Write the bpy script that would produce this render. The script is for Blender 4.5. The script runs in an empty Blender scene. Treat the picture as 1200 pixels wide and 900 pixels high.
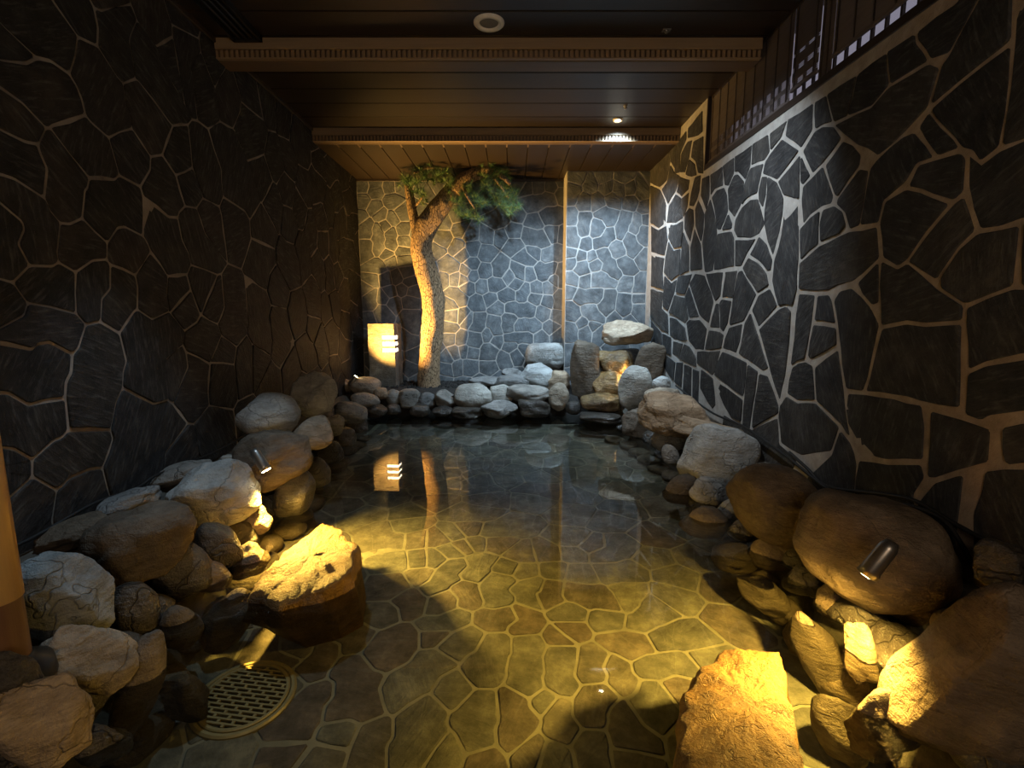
import bpy, bmesh, math, random
from mathutils import Vector, Matrix, noise

# ---------------------------------------------------------------- camera, world, light
SC = bpy.context.scene
COL = SC.collection
F = 580.0                                   # focal length in pixels of a 1200 px wide frame
PITCH = math.atan(85.0 / F)                 # the camera looks a little down
CAM = Vector((0.0, 0.0, 1.10))              # the pool water is z = 0

cd = bpy.data.cameras.new('camera'); cam = bpy.data.objects.new('camera', cd); COL.objects.link(cam)
cd.sensor_width = 36.0; cd.lens = 36.0 * F / 1200.0; cd.clip_start = 0.05
cam.location = CAM; cam.rotation_euler = (math.pi / 2 - PITCH, 0, 0)
SC.camera = cam

SC.view_settings.view_transform = 'Standard'
SC.view_settings.look = 'None'
SC.view_settings.gamma = 1.0
SC.view_settings.use_curve_mapping = False
SC.view_settings.exposure = 0.0

W = bpy.data.worlds.new('world'); SC.world = W; W.use_nodes = True
W.node_tree.nodes['Background'].inputs[0].default_value = (0.50, 0.47, 0.60, 1)
W.node_tree.nodes['Background'].inputs[1].default_value = 0.50

COOL = (0.56, 0.78, 1.0); WARM = (1.0, 0.60, 0.10); AMBER = (1.0, 0.55, 0.13)
def light(name, kind, loc, energy, color, aim=None, size=0.05, angle=None, blend=0.3):
    d = bpy.data.lights.new(name, kind); o = bpy.data.objects.new(name, d); COL.objects.link(o)
    d.energy = energy; d.color = color; o.location = loc; d.cycles.is_caustics_light = True
    if kind == 'AREA': d.shape = 'DISK'; d.size = size
    else: d.shadow_soft_size = size
    if kind == 'SPOT': d.spot_size = math.radians(angle); d.spot_blend = blend
    if aim is not None:
        o.rotation_euler = (Vector(aim) - Vector(loc)).to_track_quat('-Z', 'Y').to_euler()
    return o
# ceiling downlights: one in view in front of the back wall, two unseen over the bathers' end, plus an added back-wall fill
light('ceiling_spot', 'SPOT', (0.97, 4.52, 2.70), 400, COOL, (0.80, 5.60, 0.6), 0.03, 108, 1.0)
light('ceiling_spot', 'SPOT', (0.25, 3.75, 2.69), 300, COOL, (-0.05, 6.0, 0.85), 0.03, 70, 1.0)  # added fill on the back wall; the ceiling has no fitting here
light('ceiling_spot', 'SPOT', (0.45, 2.70, 2.70), 165, (0.80, 0.90, 1.0), (1.51, 3.40, 1.15), 0.03, 78, 1.0)
light('ceiling_spot', 'SPOT', (-0.90, 2.05, 2.70), 90, COOL, (-1.22, 2.15, 0.2), 0.03, 50, 0.5)
light('rear_fill', 'AREA', (0.1, -1.10, 1.55), 22, (1.0, 0.76, 0.55), (0.1, 3.0, 2.4), 1.0)  # soft warm fill added behind the camera for beams and ceiling; no doorway built

# ---------------------------------------------------------------- helpers
def ray(x, y):
    dx = (x - 600.0) / F; dz = -(y - 450.0) / F
    c, s = math.cos(PITCH), math.sin(PITCH)
    return Vector((dx, c + dz * s, -s + dz * c))
def atX(x, y, X): r = ray(x, y); return CAM + r * ((X - CAM.x) / r.x)
def atY(x, y, Y): r = ray(x, y); return CAM + r * ((Y - CAM.y) / r.y)
def atZ(x, y, Z): r = ray(x, y); return CAM + r * ((Z - CAM.z) / r.z)

def under(x, y, Z):                         # the point seen at a pixel through the refracting water surface
    r = ray(x, y).normalized(); p = CAM + r * (-CAM.z / r.z)
    k = 1 / 1.33; ci = -r.z; ct = math.sqrt(1 - k * k * (1 - ci * ci))
    q = r * k + Vector((0, 0, k * ci - ct)); return p + q * (Z / q.z)
def link(name, me, m=None, parent=None, loc=None):
    o = bpy.data.objects.new(name, me); COL.objects.link(o)
    if m is not None and me is not None: me.materials.append(m)
    if parent is not None: o.parent = parent
    if loc is not None: o.location = loc
    return o
def obj(name, bm, m, parent=None, loc=None, smooth=False):
    me = bpy.data.meshes.new(name)
    bmesh.ops.recalc_face_normals(bm, faces=bm.faces)
    if smooth:
        for f in bm.faces: f.smooth = True
    bm.to_mesh(me); bm.free()
    return link(name, me, m, parent, loc)
def wet(o): o.cycles.is_caustics_receiver = True; return o
def tag(o, label, cat, group=None, kind=None):
    o['label'] = label
    if cat: o['category'] = cat
    if group: o['group'] = group
    if kind: o['kind'] = kind
    return o
def empty(name, loc, rz=0.0):
    o = bpy.data.objects.new(name, None); COL.objects.link(o); o.location = loc; o.rotation_euler[2] = rz
    o.empty_display_size = 0.1
    return o
def struct(o): o['kind'] = 'structure'; return o
def add_box(bm, lo, hi, bev=0.0):
    lo, hi = Vector(lo), Vector(hi)
    c = (lo + hi) / 2; s = hi - lo
    r = bmesh.ops.create_cube(bm, size=1.0, matrix=Matrix.Translation(c) @ Matrix.Diagonal((s.x, s.y, s.z, 1)))
    if bev > 0:
        es = list({e for v in r['verts'] for e in v.link_edges})
        bmesh.ops.bevel(bm, geom=es, offset=bev, segments=1, affect='EDGES')
def add_tube(bm, pts, rad, n=10, caps=True):
    pts = [Vector(p) for p in pts]
    if not hasattr(rad, '__len__'): rad = [rad] * len(pts)
    rings = []; up = None
    for i, p in enumerate(pts):
        t = (pts[min(i + 1, len(pts) - 1)] - pts[max(i - 1, 0)]).normalized()
        if up is None: up = t.orthogonal().normalized()
        up = (up - t * up.dot(t)).normalized(); side = t.cross(up)
        rings.append([bm.verts.new(p + (up * math.cos(2 * math.pi * k / n) + side * math.sin(2 * math.pi * k / n)) * rad[i]) for k in range(n)])
    for a, b in zip(rings, rings[1:]):
        for k in range(n): bm.faces.new((a[k], a[(k + 1) % n], b[(k + 1) % n], b[k]))
    if caps: bm.faces.new(rings[0][::-1]); bm.faces.new(rings[-1])
def smooth_path(pts, n=6):
    pts = [Vector(p) for p in pts]; out = []
    for i in range(len(pts) - 1):
        p0, p1, p2, p3 = pts[max(i - 1, 0)], pts[i], pts[i + 1], pts[min(i + 2, len(pts) - 1)]
        for k in range(n):
            t = k / n
            out.append(0.5 * ((2 * p1) + (p2 - p0) * t + (2 * p0 - 5 * p1 + 4 * p2 - p3) * t * t + (3 * p1 - p0 - 3 * p2 + p3) * t ** 3))
    return out + [pts[-1]]
def add_lathe(bm, prof, n=28, M=Matrix()):
    rings = []
    for r, z in prof:
        rings.append([bm.verts.new(M @ Vector((r * math.cos(2 * math.pi * k / n), r * math.sin(2 * math.pi * k / n), z))) for k in range(n)])
    for a, b in zip(rings, rings[1:]):
        for k in range(n): bm.faces.new((a[k], a[(k + 1) % n], b[(k + 1) % n], b[k]))

# ---------------------------------------------------------------- materials
def nt(name):
    m = bpy.data.materials.new(name); m.use_nodes = True
    t = m.node_tree; b = t.nodes['Principled BSDF']
    return m, t, b
def N(t, typ, **k):
    n = t.nodes.new(typ)
    for a, v in k.items():
        if a.startswith('_'): n.inputs[a[1:].replace('_', ' ')].default_value = v
        else: setattr(n, a, v)
    return n
def ramp(t, fac, stops):
    r = t.nodes.new('ShaderNodeValToRGB'); cr = r.color_ramp
    while len(cr.elements) < len(stops): cr.elements.new(0.5)
    for e, (p, c) in zip(cr.elements, stops): e.position = p; e.color = (*c, 1) if len(c) == 3 else c
    t.links.new(fac, r.inputs[0]); return r.outputs[0]
def mixc(t, fac, a, b, mode='MIX'):
    m = t.nodes.new('ShaderNodeMix'); m.data_type = 'RGBA'; m.blend_type = mode
    for i, v in ((0, fac), (6, a), (7, b)):
        if isinstance(v, (int, float)): m.inputs[i].default_value = v
        elif isinstance(v, tuple): m.inputs[i].default_value = (*v, 1)
        else: t.links.new(v, m.inputs[i])
    return m.outputs[2]
def coords(t, scale=(1, 1, 1)):
    g = t.nodes.new('ShaderNodeNewGeometry'); mp = t.nodes.new('ShaderNodeMapping')
    mp.inputs['Scale'].default_value = scale
    t.links.new(g.outputs['Position'], mp.inputs[0]); return mp.outputs[0]
def objrand(t):
    return t.nodes.new('ShaderNodeObjectInfo').outputs['Random']
def noise_n(t, vec, scale, detail=5, rough=0.6):
    n = N(t, 'ShaderNodeTexNoise', _Scale=scale, _Detail=detail, _Roughness=rough)
    t.links.new(vec, n.inputs['Vector']); return n.outputs['Fac']
def bump(t, b, h, strength=0.4, dist=0.01):
    n = N(t, 'ShaderNodeBump', _Strength=strength, _Distance=dist)
    t.links.new(h, n.inputs['Height']); t.links.new(n.outputs[0], b.inputs['Normal'])
def addf(t, a, b, op='ADD'):
    m = t.nodes.new('ShaderNodeMath'); m.operation = op
    for i, v in enumerate((a, b)):
        if isinstance(v, (int, float)): m.inputs[i].default_value = v
        else: t.links.new(v, m.inputs[i])
    return m.outputs[0]

def mat_slate(name, tones, axis, rough=0.72):
    m, t, b = nt(name)
    base = ramp(t, objrand(t), [(i / (len(tones) - 1), c) for i, c in enumerate(tones)])
    v = coords(t)
    g = t.nodes.new('ShaderNodeNewGeometry'); vr = t.nodes.new('ShaderNodeVectorRotate')
    vr.rotation_type = axis + '_AXIS'; t.links.new(g.outputs['Position'], vr.inputs['Vector']); t.links.new(addf(t, objrand(t), 19.0, 'MULTIPLY'), vr.inputs['Angle'])
    mp = t.nodes.new('ShaderNodeMapping'); mp.inputs['Scale'].default_value = {'X': (1, 4, .7), 'Y': (4, 1, .7), 'Z': (4, .7, 1)}[axis]
    t.links.new(vr.outputs[0], mp.inputs[0]); vs = mp.outputs[0]
    n1 = noise_n(t, v, 9, 8, 0.7); n2 = noise_n(t, vs, 14, 6, 0.65)
    mott = ramp(t, n1, [(0.30, (0.45, 0.45, 0.45)), (0.52, (1, 1, 1)), (0.72, (1.9, 1.85, 1.75))])
    col = mixc(t, 1.0, base, mott, 'MULTIPLY')
    st = ramp(t, n2, [(0.52, (0, 0, 0)), (0.74, (1, 1, 1))])
    col = mixc(t, addf(t, st, 0.32, 'MULTIPLY'), col, (0.20, 0.195, 0.185))
    fine = noise_n(t, v, 90, 3, 0.7)
    sp = ramp(t, fine, [(0.66, (0, 0, 0)), (0.76, (1, 1, 1))])
    col = mixc(t, addf(t, sp, 0.22, 'MULTIPLY'), col, (0.28, 0.27, 0.25))
    t.links.new(col, b.inputs['Base Color'])
    b.inputs['Roughness'].default_value = rough
    b.inputs['Specular IOR Level'].default_value = 0.2
    bump(t, b, addf(t, addf(t, n1, n2), addf(t, fine, 0.35, 'MULTIPLY')), 0.55, 0.012)
    return m
def mat_rough(name, c1, c2, scale=14, rough=0.85, bs=0.4, spec=0.3):
    m, t, b = nt(name)
    v = coords(t); n1 = noise_n(t, v, scale, 6, 0.65); n2 = noise_n(t, v, scale * 7, 3, 0.6)
    t.links.new(ramp(t, n1, [(0.3, c1), (0.7, c2)]), b.inputs['Base Color'])
    b.inputs['Roughness'].default_value = rough; b.inputs['Specular IOR Level'].default_value = spec
    bump(t, b, addf(t, n1, n2), bs, 0.006)
    return m
def mat_rock(name, dark, mid, pale, rough=0.75, spec=0.3, scale=1.0, strata=0.35, vein=0.25, bs=1.0):
    m, t, b = nt(name)
    tc = t.nodes.new('ShaderNodeTexCoord').outputs['Object']
    r = objrand(t)
    off = t.nodes.new('ShaderNodeVectorMath'); off.operation = 'ADD'
    cmb = t.nodes.new('ShaderNodeCombineXYZ')
    k = addf(t, r, 40.0, 'MULTIPLY')
    for i in range(3): t.links.new(k, cmb.inputs[i])
    t.links.new(tc, off.inputs[0]); t.links.new(cmb.outputs[0], off.inputs[1])
    v = off.outputs[0]
    mp = t.nodes.new('ShaderNodeMapping'); mp.inputs['Scale'].default_value = (2.0, 2.0, 11.0)
    mp.inputs['Rotation'].default_value = (0.3, 0.25, 0)
    t.links.new(v, mp.inputs[0])
    n1 = noise_n(t, v, 5 * scale, 8, 0.68); n2 = noise_n(t, mp.outputs[0], 2.6 * scale, 6, 0.65)
    n3 = noise_n(t, v, 60 * scale, 4, 0.7); n4 = noise_n(t, v, 1.8 * scale, 3, 0.5)
    col = ramp(t, n1, [(0.28, dark), (0.5, mid), (0.72, pale)])
    st = ramp(t, n2, [(0.42, (1, 1, 1)), (0.5, (0.45, 0.42, 0.4)), (0.58, (1, 1, 1))])
    col = mixc(t, strata, col, mixc(t, 1.0, col, st, 'MULTIPLY'))
    big = ramp(t, n4, [(0.35, (0.72, 0.70, 0.68)), (0.65, (1.2, 1.18, 1.15))])
    col = mixc(t, 0.8, col, mixc(t, 1.0, col, big, 'MULTIPLY'))
    vo = N(t, 'ShaderNodeTexVoronoi', feature='DISTANCE_TO_EDGE', _Scale=3.2 * scale)
    vw = N(t, 'ShaderNodeTexNoise', _Scale=3.0 * scale, _Detail=4.0)
    t.links.new(v, vw.inputs['Vector'])
    wv = t.nodes.new('ShaderNodeVectorMath'); wv.operation = 'ADD'
    t.links.new(v, wv.inputs[0]); t.links.new(vw.outputs['Color'], wv.inputs[1]); t.links.new(wv.outputs[0], vo.inputs['Vector'])
    crack = ramp(t, vo.outputs['Distance'], [(0.0, (1, 1, 1)), (0.018, (0, 0, 0))])
    col = mixc(t, addf(t, crack, vein, 'MULTIPLY'), col, tuple(x * 0.35 for x in dark))
    tint = ramp(t, r, [(0.0, (0.82, 0.84, 0.86)), (0.5, (1, 1, 1)), (1.0, (1.15, 1.08, 0.98))])
    col = mixc(t, 1.0, col, tint, 'MULTIPLY')
    t.links.new(col, b.inputs['Base Color'])
    b.inputs['Roughness'].default_value = rough; b.inputs['Specular IOR Level'].default_value = spec
    h = addf(t, addf(t, n1, addf(t, n2, 0.5, 'MULTIPLY')), addf(t, n3, 0.30, 'MULTIPLY'))
    h = addf(t, h, addf(t, crack, 0.35 * vein * 2, 'MULTIPLY'), 'SUBTRACT')
    bump(t, b, h, bs, 0.03)
    return m
def mat_wood(name, c1, c2, axis='X', rough=0.5, spec=0.4):
    m, t, b = nt(name)
    s = {'X': (1.2, 16, 16), 'Y': (16, 1.2, 16), 'Z': (16, 16, 1.2)}[axis]
    v = coords(t, s)
    n1 = noise_n(t, v, 2.2, 8, 0.7); n2 = noise_n(t, v, 12, 3, 0.6)
    col = ramp(t, n1, [(0.3, c1), (0.7, c2)])
    col = mixc(t, 0.5, col, ramp(t, objrand(t), [(0, tuple(x * .75 for x in c1)), (1, c2)]))
    t.links.new(col, b.inputs['Base Color']); b.inputs['Roughness'].default_value = rough
    b.inputs['Specular IOR Level'].default_value = spec
    bump(t, b, addf(t, n1, n2), 0.18, 0.003)
    return m
def mat_plain(name, c, rough=0.5, metal=0.0, spec=0.4):
    m, t, b = nt(name)
    v = coords(t); n1 = noise_n(t, v, 30, 3, 0.6)
    t.links.new(ramp(t, n1, [(0.2, tuple(x * 0.85 for x in c)), (0.8, tuple(min(1, x * 1.1) for x in c))]), b.inputs['Base Color'])
    b.inputs['Roughness'].default_value = rough; b.inputs['Metallic'].default_value = metal
    b.inputs['Specular IOR Level'].default_value = spec
    return m
def mat_emit(name, c, s):
    m, t, b = nt(name)
    b.inputs['Base Color'].default_value = (*c, 1); b.inputs['Emission Color'].default_value = (*c, 1)
    b.inputs['Emission Strength'].default_value = s
    return m

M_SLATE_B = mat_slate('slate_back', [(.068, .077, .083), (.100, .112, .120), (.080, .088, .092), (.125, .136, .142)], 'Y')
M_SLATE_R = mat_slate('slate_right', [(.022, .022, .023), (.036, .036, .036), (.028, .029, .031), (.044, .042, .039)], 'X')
M_SLATE_L = mat_slate('slate_left', [(.015, .015, .015), (.025, .024, .022), (.020, .020, .021), (.030, .026, .023)], 'X')  # darker slate copy; the dimness of glancing light is put into its colour
M_SLATE_F = mat_slate('slate_floor', [(.085, .082, .070), (.130, .125, .100), (.105, .100, .083), (.105, .085, .070), (.145, .138, .108)], 'Z', 0.75)
M_MORTAR = mat_rough('mortar', (.23, .218, .198), (.36, .345, .32), 16, 0.92, 0.5)
M_MORTAR_W = mat_rough('mortar_ochre', (.20, .155, .11), (.36, .29, .215), 10, 0.92, 0.5)
M_MORTAR_D = mat_rough('mortar_brown', (.12, .095, .075), (.32, .28, .235), 5, 0.92, 0.5)  # darker, browner mortar for the left wall
M_MORTAR_F = mat_rough('mortar_floor', (.15, .14, .11), (.25, .235, .18), 8, 0.92, 0.4)
M_SOIL = mat_rough('dark_gravel_soil', (.012, .011, .010), (.040, .036, .032), 40, 0.9, 1.0)
M_BANK = mat_rough('bank_mortar', (.045, .040, .032), (.10, .088, .070), 12, 0.9, 0.8)
ROCK = {
    'pale': mat_rock('rock_pale_grey', (.20, .205, .195), (.36, .37, .355), (.52, .53, .51), 0.8, 0.25, 1.0, 0.30, 0.25),
    'grey': mat_rock('rock_mid_grey', (.12, .12, .115), (.22, .22, .21), (.34, .335, .32), 0.75, 0.3, 1.0, 0.35, 0.3),
    'tan': mat_rock('rock_tan', (.17, .135, .095), (.33, .27, .20), (.48, .41, .32), 0.8, 0.25, 1.0, 0.5, 0.2),
    'brown': mat_rock('rock_brown', (.058, .045, .033), (.115, .091, .065), (.20, .16, .12), 0.72, 0.3, 0.8, 0.4, 0.08),
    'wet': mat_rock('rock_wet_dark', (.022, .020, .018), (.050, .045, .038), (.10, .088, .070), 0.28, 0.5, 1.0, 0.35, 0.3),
    'gold': mat_rock('rock_ochre', (.050, .026, .005), (.125, .066, .011), (.22, .13, .028), 0.6, 0.4, 1.8, 0.2, 0.25, 1.0),
    'fall': mat_rock('rock_wet_ochre', (.07, .045, .02), (.20, .13, .055), (.38, .26, .12), 0.22, 0.6, 1.2, 0.5, 0.2),
}
M_CEIL = mat_wood('dark_ceiling_board', (.012, .0085, .0065), (.026, .017, .012), 'X', 0.42)
M_CEILR = mat_wood('brown_ceiling_board', (.012, .0072, .0042), (.021, .013, .0075), 'Y', 0.45)
M_BEAM = mat_wood('beam_wood', (.19, .130, .075), (.34, .240, .145), 'X', 0.5)
M_BODY = mat_wood('beam_underside', (.075, .050, .030), (.13, .088, .055), 'X', 0.5)
M_DENT = mat_wood('dentil_wood', (.16, .10, .055), (.30, .20, .11), 'X', 0.5)
M_TRIM = mat_wood('dark_trim', (.016, .011, .009), (.035, .024, .018), 'Y', 0.45)
M_BLIND = mat_wood('blind_bamboo', (.10, .083, .080), (.17, .145, .138), 'Y', 0.7, 0.2)
M_POST = mat_wood('post_brown', (.10, .045, .02), (.20, .10, .045), 'Z', 0.45)
M_SLEEVE = mat_wood('post_honey_lit', (.55, .30, .08), (.78, .48, .16), 'Z', 0.4)  # bright honey tone carries the warm light on the upper post
M_BLACK = mat_plain('black_metal', (.012, .012, .012), 0.4)
M_RUBBER = mat_plain('black_cable', (.008, .008, .008), 0.55)
M_STEEL = mat_plain('grey_metal', (.30, .28, .25), 0.35, 0.9)
M_BRASS = mat_plain('aged_brass', (.34, .27, .13), 0.45, 0.35)
M_WHITE = mat_plain('white_plastic', (.80, .79, .75), 0.5)
M_GRILLE = mat_plain('grey_grille', (.16, .155, .15), 0.6)
M_LANT = mat_rock('lantern_stone', (.075, .065, .052), (.13, .115, .092), (.185, .168, .14), 0.85, 0.2, 2.4, 0.15, 0.12, 0.7)
M_GLOW = mat_emit('lamp_glow', (1.0, .86, .62), 9.0)
M_LENS = mat_emit('spot_lens', (1.0, .80, .42), 60.0)
M_DOWN = mat_emit('downlight_lens', (1.0, .95, .85), 30.0)

def mat_bark():
    m, t, b = nt('pine_bark')
    tc = t.nodes.new('ShaderNodeTexCoord').outputs['Object']
    mp = t.nodes.new('ShaderNodeMapping'); mp.inputs['Scale'].default_value = (1, 1, 0.30); t.links.new(tc, mp.inputs[0])
    vo = N(t, 'ShaderNodeTexVoronoi', feature='DISTANCE_TO_EDGE', _Scale=64.0)
    t.links.new(mp.outputs[0], vo.inputs['Vector'])
    n1 = noise_n(t, mp.outputs[0], 26, 6, 0.7)
    pl = ramp(t, vo.outputs['Distance'], [(0.0, (0, 0, 0)), (0.10, (1, 1, 1))])
    col = ramp(t, addf(t, addf(t, pl, 0.6, 'MULTIPLY'), addf(t, n1, 0.5, 'MULTIPLY')), [(0.2, (.055, .034, .018)), (0.6, (.19, .120, .062)), (0.9, (.34, .225, .12))])
    t.links.new(col, b.inputs['Base Color']); b.inputs['Roughness'].default_value = 0.9
    bump(t, b, addf(t, pl, n1), 0.9, 0.02)
    return m
M_BARK = mat_bark()
m, t, b = nt('pine_needles'); M_NEEDLE = m
gn = t.nodes.new('ShaderNodeNewGeometry')
t.links.new(ramp(t, gn.outputs['Random Per Island'], [(0, (.022, .062, .024)), (0.6, (.055, .130, .042)), (1, (.17, .22, .05))]), b.inputs['Base Color'])
b.inputs['Roughness'].default_value = 0.55
# still pool water: Fresnel mirror over a faintly green clear body
m, t, b = nt('pool_water'); M_WATER = m
b.inputs['Base Color'].default_value = (.86, .91, .80, 1); b.inputs['Transmission Weight'].default_value = 1.0
b.inputs['Roughness'].default_value = 0.0; b.inputs['IOR'].default_value = 1.33
m, t, b = nt('window_glass'); M_GLASS = m
b.inputs['Transmission Weight'].default_value = 1.0; b.inputs['Roughness'].default_value = 0.05; b.inputs['IOR'].default_value = 1.1

# ---------------------------------------------------------------- crazy paving: polygons -> stones
def area2(p): return sum(p[i - 1][0] * p[i][1] - p[i][0] * p[i - 1][1] for i in range(len(p)))
def clip(poly, nx, ny, d):            # keep nx*x + ny*y <= d
    out = []
    for i in range(len(poly)):
        a, b = poly[i - 1], poly[i]
        da, db = nx * a[0] + ny * a[1] - d, nx * b[0] + ny * b[1] - d
        if (da <= 0) != (db <= 0):
            k = da / (da - db); out.append((a[0] + (b[0] - a[0]) * k, a[1] + (b[1] - a[1]) * k))
        if db <= 0: out.append(b)
    return out
def voronoi(groups, rect):
    """groups: list of lists of seeds; the cells of one group merge into one stone"""
    seeds = [(x, y, g) for g, ps in enumerate(groups) for x, y in ps]
    x0, y0, x1, y1 = rect; cells = {}
    for i, (x, y, g) in enumerate(seeds):
        poly = [(x0, y0), (x1, y0), (x1, y1), (x0, y1)]
        others = sorted(((a - x) ** 2 + (b - y) ** 2, a, b) for j, (a, b, _) in enumerate(seeds) if j != i)
        for d2, a, b in others:
            if d2 < 1e-10: continue
            if d2 > 4 * max((px - x) ** 2 + (py - y) ** 2 for px, py in poly): break
            nx, ny = a - x, b - y
            poly = clip(poly, nx, ny, (a * a + b * b - x * x - y * y) / 2)
            if len(poly) < 3: break
        if len(poly) >= 3: cells.setdefault(g, []).append(poly)
    res = []
    for g, polys in cells.items():
        if len(polys) == 1: res.append(polys[0]); continue
        key = lambda p: (round(p[0], 4), round(p[1], 4)); edges = {}
        for poly in polys:
            ks = [key(p) for p in poly]; ks = [k for n, k in enumerate(ks) if k != ks[n - 1]]
            for n in range(len(ks)):
                e = (ks[n - 1], ks[n])
                if (e[1], e[0]) in edges: del edges[(e[1], e[0])]
                else: edges[e] = 1
        nxt = {a: b for a, b in edges}; loops = []
        while nxt:
            a = next(iter(nxt)); loop = []
            while a in nxt: loop.append(a); a = nxt.pop(a)
            if len(loop) > 2: loops.append(loop)
        if loops: res.append(max(loops, key=lambda l: abs(area2(l))))
    return res
def inset(poly, d):
    p = list(poly)
    if area2(p) < 0: p.reverse()
    q = []
    for i, v in enumerate(p):
        if not q or (v[0] - q[-1][0]) ** 2 + (v[1] - q[-1][1]) ** 2 > (d * 1.6) ** 2: q.append(v)
    if len(q) > 3 and (q[0][0] - q[-1][0]) ** 2 + (q[0][1] - q[-1][1]) ** 2 < (d * 1.6) ** 2: q.pop()
    p = q
    if len(p) < 3: return None
    conv = all((p[i - 1][0] - p[i - 2][0]) * (p[i][1] - p[i - 1][1]) - (p[i - 1][1] - p[i - 2][1]) * (p[i][0] - p[i - 1][0]) >= -1e-9 for i in range(len(p)))
    if conv:
        out = list(p)
        for i in range(len(p)):
            a, b = p[i - 1], p[i]; ex, ey = b[0] - a[0], b[1] - a[1]; l = math.hypot(ex, ey)
            nx, ny = ey / l, -ex / l
            out = clip(out, nx, ny, nx * a[0] + ny * a[1] - d)
            if len(out) < 3: return None
        return out
    out = []
    for i in range(len(p)):
        a, v, b = p[i - 1], p[i], p[(i + 1) % len(p)]
        e1 = Vector((v[0] - a[0], v[1] - a[1])).normalized(); e2 = Vector((b[0] - v[0], b[1] - v[1])).normalized()
        n1 = Vector((-e1.y, e1.x)); n2 = Vector((-e2.y, e2.x)); nn = n1 + n2
        if nn.length < 1e-6: nn = n1
        nn.normalize(); k = d / max(0.45, nn.dot(n1))
        out.append((v[0] + nn.x * k, v[1] + nn.y * k))
    return out if area2(out) > 0 else None
def organic(poly, rnd, seg, jit, cut):
    out = []
    n = len(poly)
    for i in range(n):
        a, v, b = poly[i - 1], poly[i], poly[(i + 1) % n]
        la = math.hypot(v[0] - a[0], v[1] - a[1]); lb = math.hypot(b[0] - v[0], b[1] - v[1])
        ca, cb = min(cut, la * .3), min(cut, lb * .3)
        out.append((v[0] + (a[0] - v[0]) / la * ca, v[1] + (a[1] - v[1]) / la * ca))
        out.append((v[0] + (b[0] - v[0]) / lb * cb, v[1] + (b[1] - v[1]) / lb * cb))
        k = min(3, int((lb - 2 * cb) / seg))
        for q in range(1, k + 1):
            s = cb + (lb - 2 * cb) * q / (k + 1); j = rnd.uniform(-jit, jit)
            out.append((v[0] + (b[0] - v[0]) / lb * s - (b[1] - v[1]) / lb * j, v[1] + (b[1] - v[1]) / lb * s + (b[0] - v[0]) / lb * j))
    return out
def lay_stones(parent, polys, O, U, V, mat, gap, rnd, thick=(0.008, 0.018), seg=0.10, jit=0.004, name='stone'):
    Nn = U.cross(V); cnt = 0
    for poly in polys:
        p = inset(poly, gap * rnd.uniform(.8, 1.25))
        if not p or abs(area2(p)) < 0.0012: continue
        p = organic(p, rnd, seg, jit, gap * 1.1)
        cx = sum(a for a, _ in p) / len(p); cy = sum(b for _, b in p) / len(p)
        h = rnd.uniform(*thick); tx, ty = rnd.uniform(-.02, .02), rnd.uniform(-.02, .02)
        bv = 0.004; vs = []; n = len(p)
        R = max(math.hypot(a - cx, b - cy) for a, b in p)
        for a, b in p: vs.append(U * (a - cx) + V * (b - cy) - Nn * 0.004)
        for a, b in p: vs.append(U * (a - cx) + V * (b - cy) + Nn * (h * .55 + (a - cx) * tx + (b - cy) * ty))
        for a, b in p:
            k = 1 - bv / max(.03, math.hypot(a - cx, b - cy))
            vs.append(U * (a - cx) * k + V * (b - cy) * k + Nn * (h + (a - cx) * tx + (b - cy) * ty + rnd.uniform(-.0012, .0012)))
        fs = []
        for r0 in (0, n):
            for i in range(n):
                j = (i + 1) % n; fs.append((r0 + i, r0 + j, r0 + n + j, r0 + n + i))
        vs.append(Nn * (h + 0.002)); c = len(vs) - 1
        for i in range(n): fs.append((2 * n + i, 2 * n + (i + 1) % n, c))
        me = bpy.data.meshes.new(name); me.from_pydata(vs, [], fs)
        link(name, me, mat, parent, O + U * cx + V * cy); cnt += 1
    return cnt
def fill_seeds(groups, rect, r, rnd, avoid=None):
    pts = [p for g in groups for p in g]; x0, y0, x1, y1 = rect
    for _ in range(6000):
        x, y = rnd.uniform(x0, x1), rnd.uniform(y0, y1)
        rr = r(x, y) if callable(r) else r
        if all((x - a) ** 2 + (y - b) ** 2 > rr * rr for a, b in pts):
            g = [(x, y)]
            if rnd.random() < .45:
                an = rnd.uniform(0, math.pi); g.append((x + math.cos(an) * rr * .45, y + math.sin(an) * rr * .45))
            groups.append(g); pts += g

XL, XR, YB, YP, ZC, ZCR = -1.80, 1.51, 6.0, 5.66, 2.73, 2.61
SILL = 2.19; YW = 4.09
rnd = random.Random(7)

# ---------------------------------------------------------------- walls
def slab(name, lo, hi, m, parent=None):
    bm = bmesh.new(); add_box(bm, lo, hi); return obj(name, bm, m, parent)
wall_back = struct(slab('wall_back', (XL - .2, YB, -.6), (XR + .2, YB + .2, ZC + .1), M_MORTAR))
wall_left = struct(slab('wall_left', (XL - .2, -1.2, -.6), (XL, YB, ZC + .1), M_MORTAR_D))
bm = bmesh.new()
add_box(bm, (XR, -1.2, -.6), (XR + .09, YB, SILL)); add_box(bm, (XR, YW, SILL), (XR + .2, YB, ZC + .1))
wall_right = struct(obj('wall_right', bm, None)); 
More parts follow.
